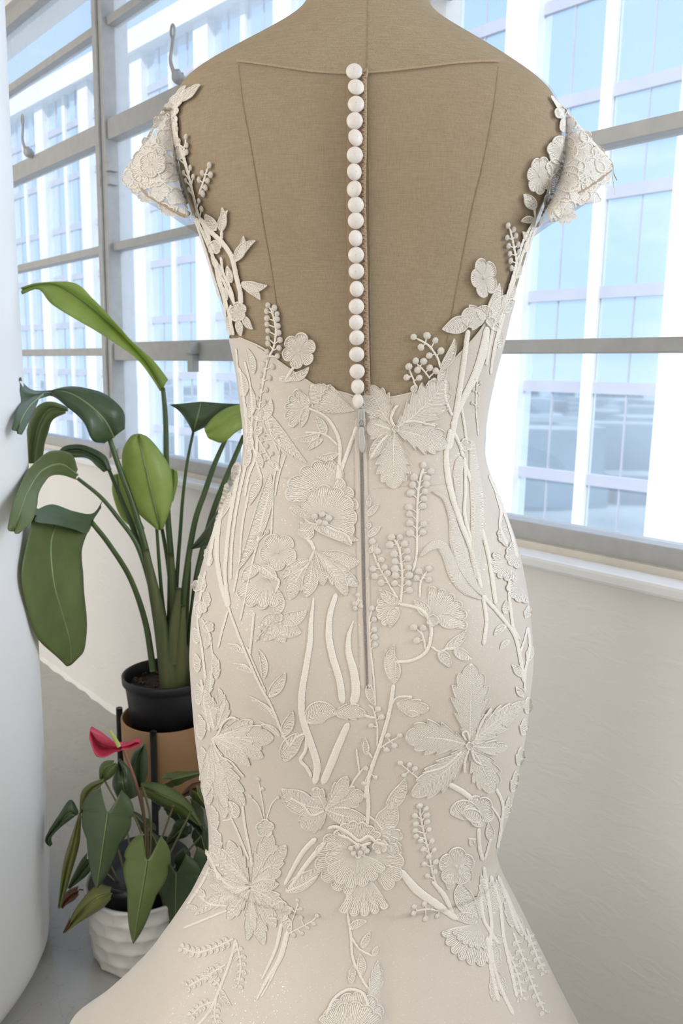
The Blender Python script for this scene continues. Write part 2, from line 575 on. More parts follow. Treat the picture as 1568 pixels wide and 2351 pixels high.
# ================================================================== THE ROOM
S0, S1 = -1.6, 4.6                    # extent of the window wall
CEIL = 3.1
ROOM = 6.2                            # room depth from the window wall
ZS, ZH = 0.90, 2.46                   # window sill and head
struct(obj('floor', box_pts(W, S0, S1, -0.12, ROOM, -0.1, 0.0), BOXF, M['floor'], smooth=False), 'grey painted concrete floor with fine cracks')
struct(obj('ceiling', box_pts(W, S0, S1, -0.12, ROOM, CEIL, CEIL + 0.1), BOXF, M['ceiling'], smooth=False), 'plain white ceiling of the loft')
wall = obj('wall_back', box_pts(W, S0, S1, -0.2, 0.0, 0.0, ZS - 0.03), BOXF, M['plaster'], smooth=False)
struct(wall, 'off-white plaster wall with trowel marks below the windows')
obj('lintel', box_pts(W, S0, S1, -0.2, 0.0, ZH + 0.03, CEIL), BOXF, M['plaster'], wall, smooth=False)
struct(obj('wall_front', box_pts(W, S0, S1, ROOM, ROOM + 0.15, 0.0, CEIL), BOXF, M['white_paint'], smooth=False), 'white wall at the far side of the room')
struct(obj('wall_left', box_pts(W, S0 - 0.15, S0, -0.2, ROOM + 0.15, 0.0, CEIL), BOXF, M['white_paint'], smooth=False), 'white end wall beyond the column')
struct(obj('wall_right', box_pts(W, S1, S1 + 0.15, -0.2, ROOM + 0.15, 0.0, CEIL), BOXF, M['white_paint'], smooth=False), 'white end wall at the near end of the windows')
# ragged cove where plaster meets the floor
cv, cf = [], []
ncv = 160
for i in range(ncv):
    s = S0 + (S1 - S0) * i / (ncv - 1)
    w_ = 0.006 + 0.010 * random.random()
    cv += [W(s, 0.0, 0.008 + 0.010 * random.random()), W(s, w_ * 0.6, 0.005), W(s, w_, 0.0005)]
bb = obj('baseboard_back', cv, grid_faces(ncv, 3), M['plaster'])
struct(bb, 'ragged plaster edge where the wall meets the floor')

# window sill board and putty line
sill = wbox('trim_1', S0, S1, -0.10, 0.045, ZS - 0.03, ZS - 0.008, M['sill_paint'], None, 0.006)
struct(sill, 'white window sill board running under the steel windows')
wbox('putty_line', S0, S1, -0.04, -0.006, ZS - 0.0085, ZS + 0.004, M['putty'], sill)

# steel window row
win = bpy.data.objects.new('window_1', None); COL.objects.link(win)
win.location = tuple(W(0, -0.05, ZS)); win.matrix_world = Matrix.Translation(tuple(W(0, -0.05, ZS)))
struct(win, 'white painted steel factory window row with thin glazing bars')
sm0 = wall_s(240)
PITCHW = 1.36
mull = [sm0 - PITCHW, sm0, sm0 + PITCHW, sm0 + 2 * PITCHW]
ZB = [1.249, 1.576, 1.924, 2.235]
D0, D1 = -0.075, -0.02
wbox('bottom_rail', S0, S1, D0, D1, ZS, ZS + 0.036, M['steel_paint'], win, 0.003)
wbox('top_rail', S0, S1, D0, D1, ZH - 0.02, ZH + 0.035, M['steel_paint'], win, 0.003)
for k, s in enumerate(mull):
    mo = wbox('mullion', s - 0.034, s + 0.034, D0 - 0.02, D1 + 0.012, ZS, ZH, M['steel_paint'], win, 0.004)
    wbox('cover_strip', s - 0.014, s + 0.010, D1 + 0.012, D1 + 0.022, ZS, ZH, M['steel_paint'], mo, 0.002)
    for z in (1.93, 1.99, 2.27, 2.34, 2.40):
        V, Fc = lathe([(0.0, 0.004), (0.0045, 0.003), (0.005, 0.0)], 10)
        R = Vector(tuple(WN)).to_track_quat('Z', 'Y').to_matrix().to_4x4()
        bo = obj('bolt', V, Fc, M['bolt'], None)
        bo.parent = mo
        bo.matrix_world = Matrix.Translation(tuple(W(s - 0.024, D1 + 0.0125, z))) @ R
# bars and panes
edges = [S0] + mull + [S1]


def latch(s, z, tall=True):
    body = [W(s, D1 + 0.004, z), W(s + 0.004, D1 + 0.02, z + 0.008), W(s + 0.01, D1 + 0.026, z + 0.022)]
    hd = [W(s - 0.004, D1 + 0.026, z + 0.015), W(s - 0.014, D1 + 0.03, z + 0.05), W(s + 0.004, D1 + 0.034, z + 0.085), W(s + 0.010, D1 + 0.036, z + 0.10)]
    V, Fc = merge([tube(body, [0.014, 0.018, 0.008], 12), tube(hd, [0.006, 0.005, 0.0045, 0.005], 10)])
    ring = [W(s + 0.010 + 0.009 * math.cos(a), D1 + 0.036, z + 0.112 + 0.016 * math.sin(a)) for a in np.linspace(-math.pi / 2, 1.5 * math.pi, 14)]
    V, Fc = merge([(V, Fc), tube(ring, 0.0035, 8, 28)])
    return obj('latch', V, Fc, M['steel_paint'], win)


for k in range(len(edges) - 1):
    a, b_ = edges[k], edges[k + 1]
    if b_ - a < 0.1:
        continue
    thick = {1.924: 0.030, 1.249: (0.028 if k == 2 else 0.012)}
    zc = [ZS + 0.036] + ZB + [ZH - 0.02]
    for z in ZB:
        t = thick.get(z, 0.0125)
        nearer = 0.008 if t > 0.02 else 0.0
        wbox('glazing_bar', a, b_, D0 + 0.012, D1 - 0.006 + nearer, z - t, z + t, M['steel_paint'], win, 0.002)
    for i in range(5):
        mid = zc[i], zc[i + 1]
        wbox('pane', a + 0.03, b_ - 0.03, -0.052, -0.049, mid[0], mid[1], M['glass_hazy'] if k <= 2 else M['glass'], win)
latch(wall_s(415, 185) - 0.02, 1.955)
latch(wall_s(68, 355) - 0.02, 1.955)
# sash catch on the bar beside the gown and its hinge on the mullion
cs = wall_s(432, 810)
obj('sash_catch', *merge([(box_pts(W, cs - 0.02, cs + 0.03, D1, D1 + 0.03, 1.24, 1.27), BOXF), (box_pts(W, cs - 0.005, cs + 0.022, D1, D1 + 0.02, 1.19, 1.24), BOXF)]), M['steel_paint'], win, smooth=False)
obj('sash_hinge', *merge([(box_pts(W, sm0 + 0.034, sm0 + 0.055, D1 - 0.02, D1 + 0.012, z, z + 0.022), BOXF) for z in (1.76, 1.80)]), M['steel_paint'], win, smooth=False)

# round concrete column at the left
tp = at_z(119, 2140, 0.0)                     # where its right flank meets the floor
dv = tp[:2] / np.linalg.norm(tp[:2])
perp = np.array([-dv[1], dv[0]])
if perp[0] > 0:
    perp = -perp
CRAD = 0.46
cc = tp[:2] + perp * CRAD
V, Fc = [], []
nz_, na_ = 80, 96
for i in range(nz_):
    z = CEIL * (i / (nz_ - 1)) ** 1.3
    for k in range(na_):
        a = 2 * math.pi * k / na_
        rr = CRAD * (1 + 0.004 * math.sin(3 * a + 2 * z) + 0.003 * math.sin(7 * a - 3 * z)) - 0.03 * max(0, 1 - z / 0.07) ** 2
        V.append((cc[0] + rr * math.cos(a), cc[1] + rr * math.sin(a), z))
o = obj('column', V, grid_faces(nz_, na_, True), M['column_paint'])
struct(o, 'thick round white painted concrete column beside the plants')

# ================================================================== OUTSIDE
XF = -1000.0
_d = ray(XF, 835); _d[2] = 0
FU = -_d / np.linalg.norm(_d)
FN = np.array([FU[1], -FU[0], 0.0])
if FN[1] > 0:
    FN = -FN


def hdepth(px, y):                             # a point at the horizon row, at world depth y
    p = at_y(px, 825, y); p[2] = 0
    return p


FO = hdepth(1157, 33.4)


def FW(s, d, z):
    return FO + FU * s + FN * d + np.array([0, 0, z])


def fac_s(px):
    r = ray(px, 825)
    t = np.dot(FO - CO, FN) / np.dot(r, FN)
    return float(np.dot(CO + r * t - FO, FU))


BAY = abs(fac_s(1555) - fac_s(1155))
bld = empty('office_building', FW(0, 0, -26), 'white office building with tall piers and blue mirrored glazing outside the windows', 'building')


def fbox(name, s0, s1, d0, d1, z0, z1, mat, parent=bld):
    return obj(name, box_pts(FW, s0, s1, d0, d1, z0, z1), BOXF, mat, parent, smooth=False)


NB0, NB1 = -10, 2
ZG, ZT, ZP = -26.0, 20.4, 21.7
fbox('wall', NB0 * BAY - 1, (NB1 + 1) * BAY, -8.0, -0.75, ZG, ZT, M['spandrel'])
fbox('parapet', NB0 * BAY - 1, (NB1 + 1) * BAY, -8.0, 0.35, ZT, ZP, M['pier'])
tz = [0.75 + 3.5 * k for k in range(-4, 7)]
PW = BAY * 0.20
for nb_i in range(NB0, NB1 + 1):
    s = nb_i * BAY
    fbox('pier', s - PW / 2, s + PW / 2, -0.8, -0.02, ZG, ZT, M['pier'])
    if nb_i == NB1:
        break
    mid = s + BAY * 0.50
    fbox('mullion', mid - BAY * 0.03, mid + BAY * 0.03, -0.6, -0.28, ZG, ZT, M['pier'])
    for (g0, g1) in ((s + PW / 2, mid - BAY * 0.035), (mid + BAY * 0.035, s + BAY - PW / 2)):
        q = (g0 + g1) / 2
        fbox('glazing_bar', q - 0.018, q + 0.018, -0.52, -0.44, ZG, ZT, M['spandrel'])
        zz = [tz[0] - 3.5] + tz + [ZT]
        for i in range(len(zz) - 1):
            if zz[i] > ZT - 0.5:
                continue
            t1 = random.uniform(-0.004, 0.004); t2 = random.uniform(-0.004, 0.004)
            z0, z1 = zz[i], min(zz[i + 1], ZT)
            pts = [FW(g0, -0.5 + t1, z0), FW(g1, -0.5 - t1, z0), FW(g1, -0.5 - t1 + t2, z1), FW(g0, -0.5 + t1 + t2, z1)]
            bk = [p - FN * 0.03 for p in pts]
            obj('pane', pts + bk, [(0, 1, 2, 3), (7, 6, 5, 4), (0, 4, 5, 1), (1, 5, 6, 2), (2, 6, 7, 3), (3, 7, 4, 0)], M['mirror'], bld, smooth=False)
    for z in tz:
        if z < ZT - 1:
            fbox('spandrel', s + PW / 2, s + BAY - PW / 2, -0.56, -0.40, z - 0.22, z + 0.22, M['spandrel'])

g = obj('city_ground', [(-900, -900, -26.2), (900, -900, -26.2), (900, 900, -26.2), (-900, 900, -26.2)], [(0, 1, 2, 3)], M['ground'], smooth=False)
tag(g, 'distant city ground far below the windows', 'ground', kind='stuff')
V, Fc = [], []
for k in range(2600):
    an = random.uniform(0, 2 * math.pi); rd = 130 + 700 * random.random() ** 0.8
    x, y = rd * math.cos(an), rd * math.sin(an)
    w1, w2, h = random.uniform(4, 16), random.uniform(4, 16), random.choice([3, 4, 5, 6, 8, 8, 12, 16]) * random.uniform(0.7, 1.2)
    fr = lambda a, b, c: np.array([x + a, y + b, -26.2 + c])
    o = len(V)
    V.extend(box_pts(fr, -w1, w1, -w2, w2, 0, h)); Fc.extend([tuple(i + o for i in q) for q in BOXF])
c_ = obj('city_blocks', V, Fc, M['city'], smooth=False)
tag(c_, 'low city blocks spread far below, mirrored in the glazing', 'city', kind='stuff')

# ================================================================== DRESS FORM AND GOWN
YA = 0.90                              # depth of the body axis
# photo row : left and right outline of the body
SIL = [(-60, 712, 978), (0, 708, 981), (24, 701, 986), (44, 686, 996), (64, 664, 1020), (92, 617, 1068), (132, 541, 1143),
       (160, 490, 1188), (190, 440, 1232), (215, 412, 1265), (240, 398, 1286), (290, 398, 1294), (360, 404, 1290), (430, 416, 1270),
       (490, 434, 1244), (580, 466, 1216), (660, 494, 1192), (720, 511, 1174), (790, 529, 1157), (850, 541, 1141), (930, 552, 1123),
       (1000, 560, 1112), (1040, 558, 1112), (1090, 545, 1126), (1130, 525, 1143), (1180, 505, 1163), (1230, 485, 1181),
       (1290, 466, 1197), (1350, 451, 1208), (1420, 441, 1217), (1500, 437, 1222), (1580, 440, 1218), (1660, 446, 1209),
       (1740, 455, 1196), (1800, 463, 1184), (1870, 475, 1167), (1930, 481, 1150), (1975, 478, 1142), (2010, 464, 1156),
       (2064, 434, 1186), (2128, 391, 1218), (2203, 314, 1256), (2259, 262, 1284), (2311, 193, 1312), (2351, 138, 1334)]
DEP = [(-60, .050, .055), (0, .052, .06), (44, .060, .066), (92, .072, .075), (140, .086, .085), (225, .104, .095), (350, .117, .10),
       (500, .117, .115), (700, .103, .13), (900, .086, .105), (1020, .080, .095), (1200, .104, .10), (1400, .134, .10),
       (1500, .138, .10), (1700, .121, .095), (1850, .113, .095), (1950, .114, .098), (2060, .130, .10), (2200, .188, .09), (2351, .29, .08)]


def row_z(py):
    return at_y(784, py, YA)[2]


zt_, cx_, a_ = [], [], []
for (py, l, r) in SIL:
    pl, pr = at_y(l, py, YA), at_y(r, py, YA)
    zt_.append(row_z(py)); cx_.append((pl[0] + pr[0]) / 2); a_.append((pr[0] - pl[0]) / 2 * 0.993)
zd_ = [row_z(p) for p, _, _ in DEP]; bk_ = [b for _, b, _ in DEP]; fr_ = [f for _, _, f in DEP]
zbot = zt_[-1]
# the skirt goes on below the frame to the floor
zt_ += [0.25, 0.12, 0.0]; cx_ += [cx_[-1] + 0.004, cx_[-1] + 0.006, cx_[-1] + 0.008]; a_ += [a_[-1] + 0.025, a_[-1] + 0.04, a_[-1] + 0.05]
zd_ += [0.2, 0.0]; bk_ += [0.37, 0.46]; fr_ += [0.08, 0.08]


def smooth_tab(z, v, n=600, kw=15):
    z, v = np.array(z), np.array(v)
    o = np.argsort(z); z, v = z[o], v[o]
    zz = np.linspace(z[0], z[-1], n)
    y = np.interp(zz, z, v)
    k = np.hanning(kw); k /= k.sum()
    yp = np.pad(y, kw // 2, mode='edge')
    return zz, np.convolve(yp, k, 'valid')


TA, TCX, TB, TF = smooth_tab(zt_, a_), smooth_tab(zt_, cx_), smooth_tab(zd_, bk_, kw=71), smooth_tab(zd_, fr_, kw=71)


def body(th, z, off=0.0):
    """points of the body surface; th = -pi/2 faces the camera"""
    th, z = np.broadcast_arrays(np.asarray(th, float), np.asarray(z, float))
    a = np.interp(z, *TA); cx = np.interp(z, *TCX); bb = np.interp(z, *TB); bf = np.interp(z, *TF)
    c, s = np.cos(th), np.sin(th)
    n = np.where(z > 0.62, 2.25, 2.0)
    cc_ = np.sign(c) * np.abs(c) ** (2 / n); ss_ = np.sign(s) * np.abs(s) ** (2 / n)
    # buttock and shoulder-blade relief on the back
    back = np.clip(-s, 0, 1)
    dth = th + math.pi / 2
    dth = (dth + math.pi) % (2 * math.pi) - math.pi
    rel = 0.010 * np.exp(-((z - 0.93) / 0.085) ** 2) * (np.exp(-((np.abs(dth) - 0.62) / 0.40) ** 2) - 0.45 * np.exp(-(dth / 0.22) ** 2))
    rel = rel + 0.007 * np.exp(-((z - 1.36) / 0.07) ** 2) * (np.exp(-((np.abs(dth) - 0.5) / 0.35) ** 2) - 0.8 * np.exp(-(dth / 0.25) ** 2))
    # folds of the flared skirt
    k = np.clip((0.65 - z) / 0.075, 0, 3.0)
    k = np.minimum(k * k / (k + 0.6), 1.7)
    fold = k * (0.030 * np.cos(6 * dth + 0.6) + 0.020 * np.cos(10 * dth + 1.9 + 2.0 * z)) * back ** 1.5
    fold = fold - k * 0.05 * np.exp(-((dth - 0.17) / 0.05) ** 2) + k * 0.03 * np.exp(-((dth - 0.06) / 0.06) ** 2)
    g = 1 + fold * 0.8
    x = cx + (a * g + off) * cc_
    y = YA + np.where(s < 0, (bb * g + rel * back + off), (bf * g + off)) * ss_
    return np.stack([x, y, z + 0 * x], -1)


# refine the widths so that the outline seen from the photo's viewpoint meets the measured one
for _it in range(12):
    _z = np.linspace(0.30, 1.55, 700)
    _P = body(np.linspace(0, 2 * math.pi, 160)[None, :], _z[:, None], 0.002)
    _px, _py = project(_P)
    for q_, (py, l, r) in enumerate(SIL):
        if py < 230:
            continue
        mk = np.abs(_py - py) < 7
        if mk.sum() < 10:
            continue
        el, er = (l - _px[mk].min()) * 0.95 / F, (r - _px[mk].max()) * 0.95 / F
        g_ = 0.7 if py < 1940 else 0.2
        xl, xr = cx_[q_] - a_[q_] + g_ * el, cx_[q_] + a_[q_] + (g_ * er if py < 1940 else 0.0)
        cx_[q_], a_[q_] = (xl + xr) / 2, (xr - xl) / 2
    TA, TCX = smooth_tab(zt_, a_), smooth_tab(zt_, cx_)


_l = np.array(cx_) - np.array(a_); _r = np.array(cx_) + np.array(a_)
for _ in range(2):                               # even out the train's edge
    _l[38:-2] = (_l[37:-3] + 2 * _l[38:-2] + _l[39:-1]) / 4
TA, TCX = smooth_tab(zt_, (_r - _l) / 2), smooth_tab(zt_, (_r + _l) / 2)


def body_mesh(ths, z_top, z_bot, rows, off):
    """columns ths, z from z_top[k] to z_bot"""
    V = []
    for i in range(rows):
        t = i / (rows - 1)
        z = z_top * (1 - t) + z_bot * t
        V.append(body(ths, z, off))
    return np.concatenate(V, 0)


NTH = 240
THS = np.linspace(0, 2 * math.pi, NTH, endpoint=False)

# --- the dress form
form = empty('dress_form', (0, YA, 0), 'beige linen covered dress form with seams and a short neck under the gown', 'dress form')
zn = row_z(-60) + 0.02
V = body_mesh(THS, np.full(NTH, zn), 0.70, 260, 0.0)
Fc = grid_faces(260, NTH, True)
Fc.append(tuple(range(NTH)))
obj('torso', V, [tuple(reversed(f)) for f in Fc], M['linen'], form)
vn, fn = lathe([(0.0, 0.0), (0.050, 0.0), (0.052, 0.012), (0.045, 0.022), (0.02, 0.03), (0.0, 0.032)], 32)
fin = obj('neck_cap', vn, fn, M['black_metal'], form)
fin.location = Vector((float(np.interp(zn, *TCX)), 0, zn)) + Vector((0, 0, 0))
V, Fc = merge([tube([(0, YA, 0.72), (0, YA, 0.03)], 0.018, 14), lathe([(0.0, 0.03), (0.16, 0.022), (0.17, 0.0), (0.0, 0.0)], 40, (0, YA, 0))])
obj('pole_base', V, Fc, M['black_metal'], form)

# --- projection grid : pixel -> point on the gown's outer surface
OFF = 0.0045
zfull = np.full(NTH, zn)
Vb = body_mesh(THS, zfull, 0.0, 420, OFF)
Fb = grid_faces(420, NTH, True)
base_n = len(Vb)
Vall = [tuple(v) for v in Vb]
Fall = list(Fb)

# cap sleeves: back panels from seam (on the body) to hem; their front panels mirror them
SLV = {
    'left': ([(438, 190), (402, 240), (399, 300), (404, 360), (414, 420), (436, 500)],
             [(283, 398), (287, 428), (318, 442), (352, 458), (395, 482), (438, 506)]),
    'right': ([(1266, 214), (1294, 260), (1298, 320), (1292, 390), (1270, 450), (1236, 510)],
              [(1408, 378), (1404, 402), (1385, 440), (1330, 470), (1285, 500), (1240, 520)])}
slv_pts = {}
for key, (inn, outr) in SLV.items():
    A_ = catmull(inn, 40); B_ = catmull(outr, 40)
    G = []
    for j in range(18):
        t = j / 17
        P2 = A_ * (1 - t) + B_ * t
        k = np.linspace(0, 1, 40)
        y = YA - 0.012 - 0.075 * np.sin(k * math.pi / 2) * (0.35 + 0.65 * t * (2 - t)) - 0.012 * np.sin(math.pi * t)
        G.append(np.array([at_y(P2[q, 0], P2[q, 1], y[q]) for q in range(40)]))
    G = np.array(G)                                   # 18 x 40 x 3
    slv_pts[key] = G
    o_ = len(Vall)
    Vall += [tuple(v) for v in G.reshape(-1, 3)]
    Fall += [tuple(i + o_ for i in f) for f in grid_faces(18, 40)]

bvh = BVHTree.FromPolygons(Vall, Fall)
GS = 4
GX = np.arange(240, 1445, GS); GY = np.arange(-24, 2364, GS)
GP = np.full((len(GY), len(GX), 3), np.nan); GN = np.full((len(GY), len(GX), 3), np.nan); GM = np.zeros((len(GY), len(GX), 1))
_co = Vector(tuple(CO))
for j, py in enumerate(GY):
    for i, px in enumerate(GX):
        d = ray(px, py)
        hit = bvh.ray_cast(_co, Vector(tuple(d)).normalized())
        if hit[0] is not None:
            GP[j, i] = hit[0]
            GM[j, i] = 1.0 if hit[2] >= len(Fb) else 0.0
            n = Vector(hit[1])
            if n.dot(Vector(tuple(d))) > 0:
                n = -n
            GN[j, i] = n
RIGHT = CR @ np.array([1.0, 0, 0])
for j in range(len(GY)):                              # carry the edge outwards past the outline
    ok = np.where(~np.isnan(GP[j, :, 0]))[0]
    if len(ok) == 0:
        continue
    for i in range(len(GX)):
        if np.isnan(GP[j, i, 0]):
            q = ok[np.argmin(np.abs(ok - i))]
            dep = np.dot(GP[j, q] - CO, CR @ np.array([0, 0, -1.0]))
            GP[j, i] = GP[j, q] + RIGHT * (GX[i] - GX[q]) * dep / F
            GN[j, i] = GN[j, q]
# soften the normals a little
for _ in range(2):
    GN[1:-1, 1:-1] = (GN[1:-1, 1:-1] * 2 + GN[:-2, 1:-1] + GN[2:, 1:-1] + GN[1:-1, :-2] + GN[1:-1, 2:]) / 6
GN /= np.linalg.norm(GN, axis=2, keepdims=True)


def on(px, py, h=0.0):
    """pixels -> points h metres above the gown surface"""
    px, py = np.asarray(px, float), np.asarray(py, float)
    fx = np.clip((px - GX[0]) / GS, 0, len(GX) - 1.001); fy = np.clip((py - GY[0]) / GS, 0, len(GY) - 1.001)
    i = fx.astype(int); j = fy.astype(int)
    u = (fx - i)[..., None]; v = (fy - j)[..., None]
    lerp = lambda A: (A[j, i] * (1 - u) + A[j, i + 1] * u) * (1 - v) + (A[j + 1, i] * (1 - u) + A[j + 1, i + 1] * u) * v
    P, N, K_ = lerp(GP), lerp(GN), lerp(GM)
    N = N / np.linalg.norm(N, axis=-1, keepdims=True)
    return P + N * (np.asarray(h)[..., None] + K_ * 0.0016), N


# --- the gown
gown = empty('wedding_gown', (0, YA, 0), 'ivory lace mermaid wedding gown with sheer back, buttons and zip on the dress form', 'wedding gown')
YT = [(440, 790), (520, 775), (553, 776), (600, 800), (640, 832), (700, 872), (730, 888), (800, 906), (830, 920), (860, 916), (905, 912), (960, 898), (1000, 876), (1033, 838), (1070, 800), (1105, 760), (1140, 705), (1165, 690), (1240, 685)]
ytx, yty = [p[0] for p in YT], [p[1] for p in YT]
ztop = np.zeros(NTH)
zs_ = np.linspace(1.0, 1.42, 420)
for k, th in enumerate(THS):
    if math.sin(th) <= 0.02:
        P = body(th, zs_, OFF * 0.7)
        px, py = project(P)
        d = py - np.interp(px, ytx, yty)
        ok = np.where(d >= 0)[0]
        ztop[k] = zs_[ok.max()] if len(ok) else 1.15
fk = [k for k in range(NTH) if math.sin(THS[k]) > 0.02]
zl, zr = ztop[NTH // 2], ztop[0]
for k in fk:
    t = THS[k] / math.pi
    ztop[k] = zr * (1 - t) + zl * t + 0.05 * math.sin(math.pi * t)
V = body_mesh(THS, ztop, 0.004, 330, OFF * 0.7)
o = obj('skirt_and_bodice', V, [tuple(reversed(f)) for f in grid_faces(330, NTH, True)], M['satin'], gown)

# sheer illusion back: from the satin edge up to the neckline cord
NL = [(380, 150), (540, 135), (600, 143), (660, 152), (730, 161), (800, 165), (843, 163), (900, 158), (960, 151), (1040, 141), (1100, 136), (1150, 135), (1320, 150)]
nlx, nly = [p[0] for p in NL], [p[1] for p in NL]
BK = [k for k in range(NTH) if math.sin(THS[k]) <= 0.0]
BKT = THS[BK]
znl = np.zeros(len(BK))
zs2 = np.linspace(1.30, 1.56, 520)
for q, th in enumerate(BKT):
    px, py = project(body(th, zs2, 0.002))
    d = py - np.interp(px, nlx, nly)
    ok = np.where(d >= 0)[0]
    znl[q] = zs2[ok.max()] if len(ok) else 1.45
Vt = []
for i in range(90):
    t = i / 89
    Vt.append(body(BKT, znl * (1 - t) + (ztop[BK] - 0.01) * t, 0.0022))
obj('illusion_back', np.concatenate(Vt, 0), [tuple(reversed(f)) for f in grid_faces(90, len(BK))], M['tulle'], gown)

for key in ('left', 'right'):
    G = slv_pts[key]
    back = G - 0.0
    front = G.copy(); front[..., 1] = 2 * (YA - 0.012) - front[..., 1]
    f1 = grid_faces(18, 40)
    V, Fc = merge([(list(back.reshape(-1, 3)), f1), (list(front.reshape(-1, 3)), f1)])
    obj('cap_sleeve', V, Fc, M['sleeve_tulle'], gown)

# ------------------------------------------------------------------ lace builders (drawn in photo pixels, laid on the gown)
PXM = 0.00047                                          # metres per pixel at the gown
SINK = 0.0011                                          # the projection surface floats this far above the satin
TH = 3.7                                               # thread spacing in pixels


def set_attr(o, ph, ed):
    me = o.data
    for nm, arr in (('stitch', ph), ('solid', ed)):
        a = me.attributes.new(nm, 'FLOAT', 'POINT')
        a.data.foreach_set('value', np.ascontiguousarray(arr, dtype=np.float32).ravel())
    return o


def lay(name, X, Y, H, nu, nv, wrap=False, mat=None, parent=None, ph=None, ed=None):
    lace = mat is None or mat in (M['lace'], M['cord'])
    P, _ = on(X, Y, H - (SINK if lace or np.mean(Y) > 930 else 0.0))
    o = obj(name, P.reshape(-1, 3), grid_faces(nu, nv, wrap), mat or M['lace'], parent or gown)
    if lace:
        z = np.zeros(X.shape)
        set_attr(o, z if ph is None else np.broadcast_to(ph, X.shape), z if ed is None else np.broadcast_to(ed, X.shape))
    return o


def ribbon(pts, w, lift=0.0003, h=None, name='lace_stem', stitch=3.6, mat=None, parent=None, taper=(1, 1), woven=False, rip=0.10):
    """an embroidered cord or ribbon along pts"""
    P = np.asarray(pts, float)
    L = float(np.sum(np.linalg.norm(np.diff(P, axis=0), axis=1)))
    nu = max(6, int(L / 2.2))
    C = catmull(P, nu)
    T = np.gradient(C, axis=0); T /= (np.linalg.norm(T, axis=1, keepdims=True) + 1e-9)
    Nn = np.stack([-T[:, 1], T[:, 0]], 1)
    v = np.linspace(-1, 1, 7 if np.max(w) < 16 else 11)
    u = np.linspace(0, 1, nu)
    if np.size(w) > 1:
        ww = np.interp(u, np.linspace(0, 1, len(w)), w)
    else:
        ww = np.full(nu, float(w)) * np.interp(u, [0, 0.5, 1], [taper[0], 1, taper[1]])
    dist_ = np.minimum(u, 1 - u) * L
    ww = ww * np.sqrt(np.clip((dist_ + 0.3) / (ww * 0.6 + 0.5), 0.05, 1))
    fray = rng.uniform(-0.45, 0.45, (nu, 2)) if mat is None else np.zeros((nu, 2))
    wid = v * (ww / 2)[:, None] + np.where(v < -0.99, fray[:, :1], np.where(v > 0.99, fray[:, 1:], 0))
    X = C[:, 0:1] + Nn[:, 0:1] * wid
    Y = C[:, 1:2] + Nn[:, 1:2] * wid
    hh = (np.minimum(ww * 0.26, 2.6) * PXM if h is None else np.full(nu, h))
    prof = np.sqrt(np.clip(1 - v ** 2, 0, 1))
    H = lift + hh[:, None] * prof * (1 - rip + rip * np.cos(2 * math.pi * (u * L / stitch)[:, None] + v * 1.2))
    ph = (u * L / stitch)[:, None] + v * 0.25
    m_ = mat
    if mat is None:
        m_ = M['cord']
    if woven:
        H = lift + hh[:, None] * (prof ** 0.5) * (0.7 + 0.3 * (np.abs(v) > 0.78))
        m_ = M['lace']
        ph = (u * L / 3.4)[:, None] + 0.9 * np.cos(v * ww[:, None] * 0.6)
        ed = np.where(np.abs(v) > 0.8, 1.0, 0.35) * np.ones((nu, 1))
        return lay(name, X, Y, H, nu, len(v), mat=m_, parent=parent, ph=ph, ed=ed)
    return lay(name, X, Y, H, nu, len(v), mat=m_, parent=parent, ph=ph, ed=np.ones(X.shape))


